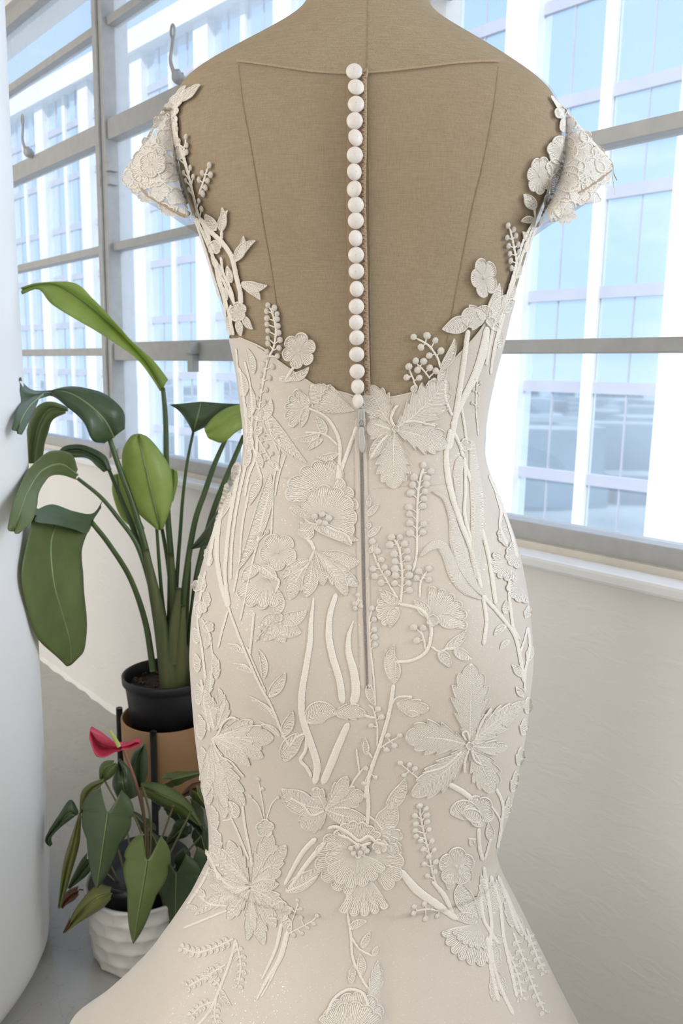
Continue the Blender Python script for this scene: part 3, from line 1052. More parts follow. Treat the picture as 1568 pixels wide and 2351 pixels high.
def leaf_geo(base, tip, w, bend=0.0, serr=0, lift=0.0003, round_=0.8, rim=0.0009, sd=0.30):
    b = np.asarray(base, float); t = np.asarray(tip, float)
    L = float(np.linalg.norm(t - b)); dirv = (t - b) / L; nv_ = np.array([-dirv[1], dirv[0]])
    nu = max(12, int(L / 2.0)); hw = max(w / 2, 3.0)
    rw_ = min(0.45, 3.4 / hw)                          # the outline cord is about 3.4 px wide
    half = np.unique(np.concatenate([np.linspace(0, 1 - rw_, max(4, int(hw / 4))), 1 - rw_ * np.array([0.75, 0.5, 0.25, 0.08, 0.0])]))
    v = np.concatenate([-half[::-1], half[1:]]); nvn = len(v)
    u = np.linspace(0, 1, nu)
    C = b + np.outer(u * L, dirv) + np.outer(4 * bend * u * (1 - u) * L, nv_)
    T = np.gradient(C, axis=0); T /= np.linalg.norm(T, axis=1, keepdims=True); Nn = np.stack([-T[:, 1], T[:, 0]], 1)
    W_ = (w / 2) * np.sin(math.pi * np.clip(u, 0, 1) ** round_) ** 0.85
    if serr:
        saw = (u * serr) % 1.0
        W_ = W_ * (1 - sd * (1 - saw) ** 1.4 * (u > 0.15))
    W_ = W_ + 1.0
    X = C[:, 0:1] + Nn[:, 0:1] * v * W_[:, None]
    Y = C[:, 1:2] + Nn[:, 1:2] * v * W_[:, None]
    av = np.abs(v)
    if serr:                                            # teeth point towards the tip
        X = X + dirv[0] * av[None, :] ** 1.5 * W_[:, None] * 0.35
        Y = Y + dirv[1] * av[None, :] ** 1.5 * W_[:, None] * 0.35
    q = np.clip((av - (1 - rw_)) / rw_, 0, 1)
    cordp = np.sqrt(np.clip(1 - (2 * q - 1) ** 2, 0, 1)) * (av > 1 - rw_ - 1e-6)
    rib = np.exp(-(v / 0.08) ** 2)
    H = lift + (0.00035 * (1 - av ** 2) - rib * 0.00025)[None, :] + cordp[None, :] * rim * np.ones((nu, 1))
    tipf = np.clip(np.minimum(u, 1 - u) * L / 3, 0.1, 1)[:, None]
    H = H * tipf
    inner = (u * L)[:, None] / TH - av[None, :] * W_[:, None] / 6.0
    rimp = (u * L)[:, None] / 3.0 * np.ones((1, nvn))
    isr = (q > 0.05)[None, :] * np.ones((nu, 1))
    ph = np.where(isr > 0, rimp, inner)
    ed = np.clip(isr + 0.0, 0, 1) + 0.0
    ed = np.maximum(ed, (np.minimum(u, 1 - u) * L < 5)[:, None] * 1.0)
    return X, Y, H, nu, nvn, ph, ed


def leaf(base, tip, w, bend=0.0, serr=0, name='lace_leaf', parent=None, **k):
    X, Y, H, nu, nvn, ph, ed = leaf_geo(base, tip, w, bend, serr, **k)
    return lay(name, X, Y, H, nu, nvn, parent=parent, ph=ph, ed=ed)


def polar(cx, cy, r, an, R, sx, sy, rot, lift, cup, q, name, parent, inner=0.05, groove=0.0007, lobes_in=0.45):
    """shared surface of petals and flowers: an = angles, R = radius at each, q = 1 on a lobe, 0 in the notch"""
    na = len(an)
    rim = min(0.3, 4.2 / r)
    rho = np.unique(np.concatenate([np.linspace(inner, 1 - rim, max(5, int(r / 6))), 1 - rim * np.array([0.75, 0.5, 0.25, 0.08, 0.0])]))
    nr = len(rho)
    x = np.outer(R * np.cos(an), rho) * sx; y = np.outer(R * np.sin(an), rho) * sy
    c, s = math.cos(math.radians(rot)), math.sin(math.radians(rot))
    X = cx + x * c - y * s; Y = cy + x * s + y * c
    e = np.clip((rho - (1 - rim)) / rim, 0, 1)
    cordp = np.sqrt(np.clip(1 - (2 * e - 1) ** 2, 0, 1)) * (rho > 1 - rim - 1e-6)
    gr = np.exp(-(q / 0.20) ** 2)[:, None] * np.clip((rho - lobes_in) / 0.3, 0, 1)[None, :]
    H = lift + cup * (rho ** 1.5)[None, :] + cordp[None, :] * 0.0009 - gr * groove
    arc = np.concatenate([[0], np.cumsum(np.abs(np.diff(an)))])
    K = r * 0.72 / TH
    inner_ph = (arc * K)[:, None] * np.ones((1, nr))
    rim_ph = (arc * r / 3.2)[:, None] * np.ones((1, nr))
    isr = (e > 0.05)[None, :] * np.ones((na, 1))
    ph = np.where(isr > 0, rim_ph, inner_ph)
    ed = np.maximum(isr, (rho < 0.10)[None, :] * 1.0)
    return X, Y, np.maximum(H, 0.0001), na, nr, ph, ed


def fan(cx, cy, r, a0, a1, lobes, name='lace_petal', sx=1.0, sy=1.0, lift=0.0003, scal=0.15, parent=None, cup=0.0006, rot=0.0, wob=0.06, rvar=None):
    """a scalloped, thread-filled petal opening from (cx, cy); angles in degrees, clockwise from the right"""
    A0, A1 = math.radians(a0), math.radians(a1)
    na = max(16, int(abs(A1 - A0) * r / 2.2))
    t = np.linspace(0, 1, na); an = A0 + (A1 - A0) * t
    full = abs(a1 - a0) >= 359
    q = np.abs(np.sin(math.pi * lobes * t))
    R = r * (1 - scal + scal * q ** 0.55) * (1 + wob * np.sin(2.3 * an + cx) * (0 if full else 1))
    if rvar is not None:
        R = R * np.interp(t, np.linspace(0, 1, len(rvar)), rvar)
    if not full:
        R = R * np.clip(np.minimum(t, 1 - t) * 9 + 0.72, 0, 1)
    X, Y, H, na, nr, ph, ed = polar(cx, cy, r, an, R, sx, sy, rot, lift, cup, q, name, parent)
    if not full:
        H = H * np.clip(np.minimum(t, 1 - t) * 14 + 0.3, 0, 1)[:, None]
        ed = np.maximum(ed, (np.minimum(t, 1 - t) * abs(A1 - A0) * r < 3.5)[:, None] * 1.0)
    return lay(name, X, Y, H, na, nr, parent=parent, ph=ph, ed=ed)


def flower(cx, cy, r, petals=5, sx=1.0, sy=1.0, rot=0.0, lift=0.0003, depth=0.30, center=True, name='lace_flower'):
    na = max(40, int(2 * math.pi * r / 2.0))
    an = np.linspace(0, 2 * math.pi, na)
    q = np.abs(np.sin(petals * an / 2))
    R = r * (1 - depth + depth * q ** 0.45)
    X, Y, H, na, nr, ph, ed = polar(cx, cy, r, an, R, sx, sy, rot, lift, 0.0005, q, name, None, groove=0.0008, lobes_in=0.25)
    o = lay(name, X, Y, H, na, nr, ph=ph, ed=ed)
    if center:
        berry(cx, cy, max(3.0, r * 0.11), o)
    return o


# a berry: a small stitched dome, shared by all
bv, bf_ = [], []
NBS = 22
for i in range(7):
    ph_ = math.pi * 0.5 * i / 6
    for k in range(NBS):
        a = 2 * math.pi * k / NBS
        rr = math.cos(ph_) * (1 + 0.07 * math.sin(k * 2.4) * (1 - i / 6)) + (0.05 if i == 6 else 0)
        bv.append((rr * math.cos(a), rr * math.sin(a), 1.0 * math.sin(ph_)))
bf_ = grid_faces(7, NBS, True) + [tuple(6 * NBS + k for k in range(NBS))]
BERRY = bpy.data.meshes.new('berry')
BERRY.from_pydata(bv, [], bf_); BERRY.materials.append(M['cord'])
BERRY.polygons.foreach_set('use_smooth', [True] * len(BERRY.polygons))
_a = BERRY.attributes.new('stitch', 'FLOAT', 'POINT')
_a.data.foreach_set('value', [k / NBS * 9 if i < 6 else 0.0 for i in range(7) for k in range(NBS)])


def frame_at(px, py, h=0.0, rotz=0.0, tilt=(0, 0)):
    P, N = on(np.array(px), np.array(py), np.array(h))
    q = Vector(tuple(N)).to_track_quat('Z', 'Y').to_matrix().to_4x4()
    return Matrix.Translation(Vector(tuple(P))) @ q @ Euler((tilt[0], tilt[1], rotz)).to_matrix().to_4x4()


def berry(px, py, r, parent, h=0.0):
    k = r * PXM * 0.86
    m4 = frame_at(px, py, h - SINK, random.uniform(0, 6)) @ Matrix.Diagonal((k * random.uniform(.92, 1.08), k * random.uniform(.92, 1.08), k * 0.72, 1))
    return child_mesh('berry', BERRY, m4, parent)


def sprig(stem, berries, w=6, r=9.0, name='lace_sprig', lift=0.0003):
    """a stem with berries, each on a short stalk that leaves the stem a little lower"""
    o = ribbon(stem, w * 0.8, lift=lift, name=name)
    C = catmull(stem, 120)
    parts = []
    for (bx, by) in berries:
        berry(bx, by, r * random.uniform(0.92, 1.08), o)
        d = np.linalg.norm(C - np.array([bx, by]), axis=1)
        j = int(np.argmin(d))
        q = C[max(0, j - 6)]                           # further down the stem, towards its root
        if 4 < np.linalg.norm(q - np.array([bx, by])) < 60:
            n = 6; tt = np.linspace(0, 1, n)
            cl = np.outer(1 - tt, q) + np.outer(tt, (bx, by))
            dv = np.array([bx, by]) - q; dv /= np.linalg.norm(dv) + 1e-9
            nn = np.array([-dv[1], dv[0]])
            vv = np.linspace(-1, 1, 5) * 1.5
            X = cl[:, 0:1] + nn[0] * vv; Y = cl[:, 1:2] + nn[1] * vv
            H = lift - SINK + 0.0006 * np.sqrt(np.clip(1 - (vv / 1.51) ** 2, 0, 1))[None, :] * np.ones((n, 1))
            P, _ = on(X, Y, H)
            parts.append((list(P.reshape(-1, 3)), grid_faces(n, 5)))
    if parts:
        obj('stalk', *merge(parts), M['cord'], o)
    return o


def maple(c, lobes, name='lace_leaf', lift=0.0004):
    """a many-lobed serrated leaf; lobes = (tip, width, bend, teeth)"""
    parts, phs, eds = [], [], []
    for q, (tip, w, bend, teeth) in enumerate(lobes):
        X, Y, H, nu, nvn, ph, ed = leaf_geo(c, tip, w, bend, teeth, lift=lift + 0.0002 * (q % 3), round_=1.12, sd=0.30)
        P, _ = on(X, Y, H - SINK)
        parts.append((list(P.reshape(-1, 3)), grid_faces(nu, nvn)))
        phs.append(np.broadcast_to(ph, X.shape).ravel()); eds.append(np.broadcast_to(ed, X.shape).ravel())
    o = obj(name, *merge(parts), M['lace'], gown)
    set_attr(o, np.concatenate(phs), np.concatenate(eds))
    for (tip, w, bend, teeth) in lobes:
        t = np.array(tip, float); c_0 = np.array(c, float); d = t - c_0; L = np.linalg.norm(d)
        pts = [c_0 + d * 0.03, c_0 + d * 0.35, c_0 + d * 0.72]
        n = np.array([-d[1], d[0]]) / L
        pts = [p + n * 4 * bend * k * (1 - k) * L for p, k in zip(pts, (.03, .35, .72))]
        ribbon(pts, 3.2, lift=lift + 0.0003, name='vein', parent=o, taper=(1, .4))
    return o

# ------------------------------------------------------------------ seams of the form, neckline, placket
SM = dict(h=0.0004, stitch=6.0, mat=M['seam'], parent=form, name='seam')
for pts in ([(845, -40), (844, 60), (842, 165)], [(843, 170), (848, 500), (850, 700), (853, 900)],
            [(543, 138), (552, 230), (575, 360), (600, 520), (618, 620), (632, 720), (640, 790)],
            [(1149, 142), (1140, 230), (1118, 360), (1090, 480), (1068, 590), (1045, 710), (1030, 790)]):
    ribbon(pts, 3.0, lift=-0.0040, **SM)
ribbon([(702, 26), (712, -10), (735, -40)], 3.0, lift=-0.0040, **SM)
ribbon([(988, 40), (975, 5), (955, -30)], 3.0, lift=-0.0040, **SM)
ribbon(NL[1:-1], 5.0, lift=-0.0018, name='neckline_cord', mat=M['tan_trim'], stitch=7)
# placket strip of doubled tulle and the crocheted button loops
pl = [(818, 164), (820, 300), (818, 450), (821, 600), (824, 750), (828, 912)]
ribbon(pl, 46, lift=-0.0016, h=0.0006, name='placket', mat=M['placket'], rip=0.05)
lp, nl_ = [], 150
for i in range(nl_):
    t = i / (nl_ - 1)
    y = 172 + (905 - 172) * t
    x = np.interp(y, [172, 300, 450, 600, 750, 905], [836, 836, 834, 837, 840, 845]) + (4.2 if i % 2 else -4.2) + random.uniform(-1, 1)
    lp.append((x, y))
P, _ = on(np.array([p[0] for p in lp]), np.array([p[1] for p in lp]), 0.0012 + 0.0006 * np.array([i % 3 for i in range(nl_)]) / 2)
trim = obj('button_loop_trim', *tube(P, 0.0011, 6, nl_ * 4), M['tan_trim'], gown)
ribbon([(836, 168), (836, 300), (834, 450), (837, 600), (840, 750), (845, 905)], 13, lift=-0.0008, name='loop_tape', mat=M['tan_trim'], stitch=5, parent=trim)
ribbon([(824, 158), (834, 164), (842, 160), (840, 180)], 7, lift=0.0004, name='frayed_end', mat=M['tan_trim'], parent=trim)

# covered buttons
bp = [(0.0, -0.0035), (0.0030, -0.0035), (0.0032, -0.0012), (0.0074, -0.0008), (0.0083, 0.0004), (0.0081, 0.0016), (0.0070, 0.0030), (0.0050, 0.0041), (0.0025, 0.0047), (0.0003, 0.0049)]
V, Fc = lathe([(r * 0.9, z * 0.9) for r, z in bp], 36)
BUT = bpy.data.meshes.new('button')
BUT.from_pydata(V, [], Fc); BUT.materials.append(M['button'])
BUT.polygons.foreach_set('use_smooth', [True] * len(BUT.polygons))
btn = [(813, 172, .0), (817, 207, .15), (817, 245, .0), (814, 282, .1), (815, 320, .5), (814, 359, .0), (812, 397, .45), (813, 436, .5), (816, 472, .0), (816, 508, .0),
       (815, 548, .5), (817, 586, .1), (818, 623, .2), (818, 663, .5), (818, 703, .15), (817, 739, .45), (819, 774, .2), (819, 812, .0), (820, 851, .05), (822, 886, .55), (823, 919, .9)]
for (x, y, tl) in btn:
    m4 = frame_at(x, y, 0.0042, 0.0, (random.uniform(-.08, .08), random.choice([-1, 1]) * tl if y < 900 else -tl))
    child_mesh('button', BUT, m4, gown)

# zip: tape edges, coil, slider and pull
zp = [(829, 960), (830, 1040), (832, 1150), (834, 1260), (837, 1400), (841, 1520), (843, 1582)]
ribbon([(x - 9, y) for x, y in zp], 14, lift=-0.0001, h=0.0007, name='zip_placket', mat=M['satin'], rip=0.0)
ribbon([(x + 8, y) for x, y in zp], 12, lift=-0.0001, h=0.0006, name='zip_placket', mat=M['satin'], rip=0.0)
zz = ribbon(zp, [6, 6, 6, 6, 5, 4, 2.5], lift=0.0006, h=0.0008, name='zip_coil', mat=M['zip_teeth'], stitch=3.0)
for dx in (-15, 13):
    ribbon([(x + dx, y) for x, y in zp[:-1]], 1.5, lift=0.0003, h=0.0003, name='stitch_line', mat=M['stitch'], stitch=7, rip=0.9)


def plate(outline, lift, thick, name, parent, mat):
    c = np.mean(outline, 0)
    O = catmull(np.vstack([outline, outline[:1]]), 40)[:-1]
    rings = [(0.001, thick), (0.6, thick), (0.88, thick * 0.9), (1.0, thick * 0.4), (1.0, 0.0)]
    X = np.array([[c[0] + (p[0] - c[0]) * q for p in O] for q, _ in rings]); Y = np.array([[c[1] + (p[1] - c[1]) * q for p in O] for q, _ in rings])
    H = np.array([[lift + hh] * len(O) for _, hh in rings])
    return lay(name, X, Y, H, len(rings), len(O), True, mat, parent)


sl = plate(np.array([(823, 938), (836, 938), (838, 960), (836, 976), (824, 976), (821, 960)], float), 0.0016, 0.0022, 'zip_slider', gown, M['zip_metal'])
ribbon([(829.5, 942), (829.5, 968)], 3.0, lift=0.0040, h=0.0009, name='slider_bridge', mat=M['zip_metal'], parent=sl, rip=0)
ribbon([(825, 978), (822, 972), (825, 964), (830, 961), (835, 964), (838, 972), (835, 978)], 3.2, lift=0.0042, h=0.0009, name='pull_ring', mat=M['zip_metal'], parent=sl, rip=0)
plate(np.array([(824, 980), (834, 980), (837, 1000), (839, 1020), (836, 1032), (832, 1040), (826, 1033), (823, 1015), (823, 995)], float), 0.0036, 0.0012, 'zip_pull', sl, M['zip_metal'])
ribbon([(856, 1121), (920, 1116), (1010, 1112), (1060, 1106)], 1.6, lift=0.0001, h=0.0003, name='waist_seam', mat=M['stitch'], stitch=6, rip=0.8)
ribbon([(630, 1095), (700, 1101), (800, 1106)], 1.6, lift=0.0001, h=0.0003, name='waist_seam', mat=M['stitch'], stitch=6, rip=0.8)
# rolled edge of the satin
ribbon([(545, 776)] + [(x, y) for x, y in YT[3:9]], 5, lift=-0.0016, h=0.0006, name='satin_edge', mat=M['satin'], rip=0.05)
ribbon([(x, y) for x, y in YT[9:-2]], 5, lift=-0.0016, h=0.0006, name='satin_edge', mat=M['satin'], rip=0.05)

# ------------------------------------------------------------------ lace: left shoulder and sleeve
sprig([(490, 575), (470, 530), (452, 488), (440, 440), (430, 400), (415, 350), (402, 300), (400, 255), (410, 232)],
      [(400, 275), (405, 297), (410, 324), (407, 364), (435, 385), (420, 397), (425, 415), (442, 406), (432, 436), (455, 461), (461, 480), (450, 492)], 7, 7)
sprig([(432, 400), (420, 350), (425, 325)], [(425, 314), (427, 334), (427, 349)], 4, 7)
sprig([(455, 445), (466, 415), (474, 388)], [(479, 379), (482, 401), (475, 415), (470, 431), (464, 445), (455, 413), (463, 397)], 5, 7.5)
for b_, t_, w_ in [((405, 245), (418, 205), 13), ((412, 232), (437, 198), 13), ((416, 232), (456, 196), 13), ((425, 224), (446, 212), 10), ((402, 225), (425, 195), 12), ((398, 250), (390, 222), 12), ((438, 205), (458, 193), 11)]:
    leaf(b_, t_, w_)
leaf((495, 530), (469, 492), 22)
leaf((507, 532), (508, 476), 15, 0.08); leaf((507, 532), (521, 483), 17, -0.1)
ribbon([(455, 500), (480, 530), (507, 556), (530, 590), (542, 640), (550, 672), (552, 702)], 11)
ribbon([(507, 556), (507, 530)], 6)
leaf((538, 600), (557, 542), 19, 0.12); leaf((538, 602), (585, 553), 22, -0.12)
leaf((553, 648), (612, 655), 24, 0.14); leaf((555, 654), (596, 689), 20, -0.12)
flower(492, 568, 17, 5, rot=20)
flower(546, 716, 24, 5, rot=10, sx=0.85)
leaf((560, 725), (579, 756), 16, 0.1); leaf((545, 735), (552, 772), 16)
for pts, w_ in [([(448, 500), (470, 550), (492, 605), (508, 660), (522, 715), (535, 770)], 6), ([(470, 545), (500, 620), (520, 665), (540, 705)], 6), ([(490, 590), (497, 640), (512, 690), (516, 740)], 5),
                ([(505, 590), (512, 630), (530, 670), (536, 700)], 6), ([(440, 490), (462, 552), (480, 610), (500, 680)], 5), ([(520, 620), (524, 655), (534, 690)], 5), ([(528, 700), (528, 740), (533, 770)], 7)]:
    ribbon(pts, w_)
for b_, t_, w_ in [((505, 640), (500, 605), 12), ((520, 690), (507, 655), 12), ((530, 650), (520, 610), 14), ((528, 770), (522, 725), 14), ((500, 620), (484, 585), 11), ((480, 560), (468, 520), 12)]:
    leaf(b_, t_, w_)
# left sleeve lace
fan(348, 384, 50, 0, 360, 9, scal=0.12, name='lace_flower'); fan(352, 380, 30, 0, 360, 6, scal=0.2, lift=0.0010, name='lace_flower')
flower(304, 412, 25, 4, sy=0.9, rot=30); flower(311, 434, 13, 4)
for x, y, r_, p_ in [(384, 322, 27, 5), (372, 282, 22, 5), (392, 252, 18, 5), (388, 398, 25, 5), (324, 372, 22, 5), (346, 330, 22, 5), (366, 440, 24, 5), (404, 452, 20, 5), (406, 228, 14, 5), (410, 350, 18, 4), (362, 348, 18, 4), (326, 420, 20, 5), (392, 286, 15, 4)]:
    flower(x, y, r_, p_, rot=(x * 7) % 60, depth=.24)
fan(388, 470, 26, 10, 190, 5); fan(420, 480, 20, 20, 200, 4); fan(335, 446, 20, 20, 180, 4)
ribbon([(283, 398), (300, 372), (330, 330), (352, 290), (375, 252), (402, 216)], 6)
ribbon([(326, 432), (345, 452), (385, 474), (428, 496)], 5, mat=M['tan_trim'], name='hem_cord')
ribbon([(320, 425), (340, 415), (372, 420), (402, 440), (430, 480)], 5)
ribbon([(400, 260), (372, 300), (350, 340), (318, 380)], 5); ribbon([(408, 400), (380, 405), (350, 430)], 5)
leaf((395, 478), (358, 468), 16); leaf((405, 482), (372, 480), 14)
ribbon([(402, 265), (396, 330), (410, 400), (428, 470)], 9, name='sleeve_seam')
# ------------------------------------------------------------------ left bodice
sprig([(598, 905), (606, 860), (614, 826), (628, 795), (632, 755), (624, 718), (618, 706)],
      [(614, 701), (629, 707), (611, 715), (635, 721), (612, 731), (636, 733), (612, 745), (637, 749), (614, 760), (639, 764), (614, 777), (642, 781), (614, 789), (640, 799), (612, 808), (636, 818), (611, 820),
       (604, 838), (625, 842), (598, 862), (618, 868), (595, 888), (610, 895)], 6, 7.5)
sprig([(585, 985), (592, 950), (598, 905)], [(590, 915), (606, 922), (586, 935), (601, 945), (582, 960)], 4, 6.5)
flower(686, 805, 41, 6, rot=12, sx=0.97, sy=1.04)
ribbon([(655, 872), (664, 858), (676, 840)], 7)
leaf((662, 868), (708, 843), 20, 0.15); leaf((640, 868), (668, 875), 14)
leaf((815, 942), (713, 884), 64, -0.10, 9, sd=0.12, round_=1.25, name='lace_petal')
fan(812, 938, 84, 185, 228, 4, scal=0.1)
fan(706, 938, 55, 122, 250, 5, scal=0.22)
leaf((706, 938), (688, 900), 24); leaf((703, 940), (690, 982), 18); leaf((708, 938), (690, 958), 18)
ribbon([(775, 1105), (779, 1060), (780, 1020), (768, 985), (745, 955), (708, 937)], [11, 9, 8, 8, 6, 5])
leaf((746, 1000), (725, 956), 20, 0.06); leaf((735, 995), (674, 1006), 17, -0.12); leaf((741, 1008), (707, 1034), 17, 0.1); leaf((776, 1040), (725, 1048), 17, -0.12)
ribbon([(776, 1022), (752, 1002), (732, 994), (700, 993)], 5)
ribbon([(774, 1112), (786, 1070), (804, 1022), (819, 978)], [9, 9, 9, 8], name='lace_stem')
leaf((600, 935), (704, 1063), 34, 0.07, name='lace_leaf')
leaf((582, 960), (620, 915), 30, 0.2)
sprig([(640, 1042), (622, 1000), (612, 950)], [(602, 951), (604, 970), (606, 998), (601, 1012), (622, 978), (637, 1002), (640, 1040)], 4, 6)
sprig([(624, 1064), (605, 1030), (590, 1006)], [(599, 1010), (597, 1041), (612, 1025), (608, 1055), (624, 1042)], 4, 6)
for pts, w_ in [([(640, 1010), (640, 1050), (628, 1100), (625, 1160), (622, 1230)], 4), ([(655, 1045), (640, 1090), (630, 1140)], 4), ([(548, 845), (556, 900), (563, 960), (566, 1020)], 6), ([(560, 830), (572, 880), (578, 940), (575, 1000), (585, 1050), (600, 1100)], 5),
                ([(590, 1000), (585, 1050), (570, 1090), (560, 1140)], 6), ([(540, 800), (545, 850), (552, 910)], 4)]:
    ribbon(pts, w_)
for b_, t_, w_ in [((560, 910), (548, 850), 20), ((570, 960), (575, 890), 20), ((572, 1010), (558, 950), 18), ((580, 860), (566, 800), 18), ((568, 1040), (570, 990), 18), ((600, 1075), (580, 1030), 16), ((640, 1080), (612, 1060), 18), ((560, 1075), (570, 1020), 16), ((600, 980), (585, 1005), 18)]:
    leaf(b_, t_, w_, 0.06)
# upper left peony
fan(778, 1142, 108, 172, 285, 6, scal=0.11, rvar=[1.12, 1.18, 1.0, .92, .84, .80, .5])
fan(752, 1160, 72, 285, 372, 3, scal=0.14, lift=0.00050)
fan(738, 1192, 80, 148, 398, 9, scal=0.12, lift=0.00080, rvar=[.5, .62, .72, .86, .95, 1.0, 1.08, 1.1, 1.0])
leaf((712, 1206), (808, 1254), 26, -0.08, lift=0.00100); leaf((738, 1205), (824, 1240), 26, 0.06, lift=0.00110)
ribbon([(700, 1192), (716, 1202), (745, 1206), (770, 1218), (795, 1228), (808, 1250)], 5, lift=0.00150)
leaf((664, 1164), (700, 1196), 22, -0.1); leaf((705, 1240), (688, 1198), 36, 0.12, lift=0.00070)
cf_ = flower(738, 1190, 16, 6, lift=0.00130, center=False)
for q in [(723, 1186), (740, 1181), (755, 1190), (734, 1199), (746, 1201)]:
    berry(q[0], q[1], 8.5, cf_, 0.0018)
ribbon([(704, 1238), (714, 1246), (722, 1264)], 8)
# flower and leaf spray below it
flower(638, 1267, 44, 5, rot=-12)
maple((722, 1264), [((828, 1288), 46, 0.10, 0), ((822, 1345), 44, 0.02, 3), ((795, 1368), 40, -0.06, 3), ((742, 1345), 34, -0.04, 0)])
maple((716, 1285), [((664, 1378), 48, 0.08, 3), ((702, 1372), 36, -0.04, 0), ((648, 1330), 22, 0.12, 0)])
ribbon([(722, 1264), (705, 1298), (680, 1312), (648, 1326)], 7)
fan(612, 1322, 78, 62, 158, 4, scal=0.16)
leaf((598, 1302), (556, 1338), 28, 0.15); leaf((592, 1305), (636, 1334), 28, -0.1, lift=0.00080); ribbon([(600, 1300), (625, 1320), (640, 1335), (632, 1360)], 5, lift=0.00070)
leaf((634, 1412), (636, 1352), 26, 0.08)
leaf((640, 1420), (704, 1400), 34, 0.15); leaf((642, 1424), (692, 1452), 42, 0.12); leaf((640, 1424), (654, 1476), 40, 0.1); leaf((638, 1422), (602, 1470), 34, -0.1); leaf((638, 1418), (598, 1438), 28, 0.1)
flower(638, 1418, 12, 5, lift=0.00090)
ribbon([(572, 1505), (578, 1450), (582, 1405)], 6)
sprig([(585, 1475), (598, 1455)], [(596, 1450), (608, 1446), (590, 1465)], 4, 6)
# long ribbons
ribbon([(720, 1372), (714, 1430), (711, 1480), (701, 1540), (692, 1600), (695, 1650), (714, 1710), (728, 1760), (722, 1802)], [4, 10, 13, 14, 15, 16, 16, 17, 15], stitch=4.2)
ribbon([(772, 1362), (758, 1410), (755, 1460), (764, 1510), (779, 1560), (787, 1616)], [11, 13, 15, 16, 16, 16], stitch=4.2)
ribbon([(812, 1424), (801, 1460), (801, 1500), (813, 1545), (817, 1590), (809, 1620)], [3, 10, 15, 19, 20, 19], stitch=4.2)
ribbon([(800, 1660), (776, 1715), (757, 1762), (740, 1802)], [14, 17, 18, 16], stitch=4.2)
leaf((704, 1662), (776, 1640), 50, -0.22, name='lace_leaf'); leaf((768, 1640), (842, 1644), 40, -0.10, 3)
ribbon([(838, 1644), (862, 1650)], 6)
# vine on the left hip
ribbon([(522, 1392), (550, 1468), (590, 1562), (622, 1622), (645, 1678), (664, 1714)], 6)
ribbon([(565, 1485), (590, 1545), (610, 1590)], 4)
leaf((615, 1600), (654, 1543), 26, 0.06, name='lace_leaf'); leaf((645, 1692), (671, 1632), 26, 0.06)
leaf((604, 1560), (592, 1490), 16, 0.1)
ribbon([(522, 1402), (508, 1450), (499, 1488)], 5)
for pts in ([(560, 1500), (545, 1482), (520, 1478)], [(580, 1545), (562, 1528), (535, 1524)], [(630, 1650), (605, 1618), (570, 1598)], [(642, 1692), (620, 1672), (592, 1654)]):
    ribbon(pts, 4, taper=(1, .4)); leaf(pts[0], (pts[2][0] + 6, pts[2][1] + 10), 12, 0.1)
leaf((652, 1750), (702, 1684), 40, -0.12); ribbon([(704, 1684), (702, 1722), (690, 1746), (704, 1764), (716, 1786)], 8); ribbon([(664, 1716), (680, 1694), (704, 1684)], 6)
maple((487, 1694), [((628, 1694), 66, 0.0, 4), ((604, 1740), 44, -0.03, 3), ((574, 1760), 34, -0.03, 0), ((580, 1655), 46, 0.05, 3)])
maple((485, 1706), [((562, 1850), 52, 0.04, 5), ((520, 1862), 40, 0.02, 4), ((470, 1830), 36, 0, 3)])
maple((492, 1680), [((516, 1606), 34, 0.05, 3), ((470, 1585), 34, 0, 4)])
ribbon([(484, 1700), (500, 1685), (512, 1660), (530, 1648), (545, 1652)], 5, lift=0.00090)
ribbon([(487, 1700), (505, 1735), (530, 1750), (560, 1785)], 4, lift=0.00080)
st = sprig([(608, 1890), (603, 1850), (594, 1800)], [(592, 1790), (602, 1812)], 4, 6.5)
sprig([(604, 1885), (592, 1850), (578, 1835)], [(574, 1830)], 4, 6.5); sprig([(610, 1885), (622, 1850), (634, 1834)], [(638, 1832)], 4, 6)
flower(608, 1902, 22, 5, rot=18)
ribbon([(556, 1850), (562, 1900), (572, 1950), (578, 1990)], 6); ribbon([(530, 1880), (550, 1925), (570, 1975)], 5)
leaf((540, 1880), (522, 1840), 26, 0.1); ribbon([(500, 1830), (530, 1850), (528, 1880), (510, 1885)], 4)
maple((578, 2030), [((618, 1912), 56, 0.05, 4), ((655, 1940), 42, 0.05, 3), ((645, 2002), 40, -0.05, 3)])
maple((572, 2028), [((524, 1930), 50, -0.05, 4), ((505, 1985), 44, -0.03, 3), ((480, 1940), 36, 0, 4)])
# ------------------------------------------------------------------ centre seat: leaves and the large peony
maple((745, 1858), [((646, 1812), 52, -0.10, 0), ((842, 1880), 40, 0.06, 0), ((796, 1782), 40, 0.05, 3), ((836, 1826), 56, -0.05, 4), ((716, 1812), 36, 0.08, 3)])
leaf((750, 1868), (690, 1900), 66, 0.06, 3, sd=.2); ribbon([(668, 1832), (696, 1850), (716, 1872), (745, 1862)], 5, lift=0.00100)
ribbon([(840, 1800), (846, 1850), (842, 1900)], 9); ribbon([(842, 1870), (868, 1892), (880, 1912)], 5)
leaf((858, 1905), (900, 1838), 50, 0.18); leaf((886, 1856), (930, 1788), 32, 0.1)
leaf((870, 1915), (925, 1925), 40, -0.05, 4, lift=0.00050); leaf((870, 1915), (922, 1962), 42, 0.0, 4, lift=0.00050)
ribbon([(835, 1765), (815, 1790), (800, 1815)], 5); ribbon([(826, 1780), (818, 1720)], 4)
fan(830, 1970, 104, 100, 262, 8, scal=0.12, rvar=[.9, .95, .96, 1, .98, .92, .8, .7])
fan(842, 1975, 90, -62, 62, 5, scal=0.12, rvar=[.8, .9, .95, .95, .9])
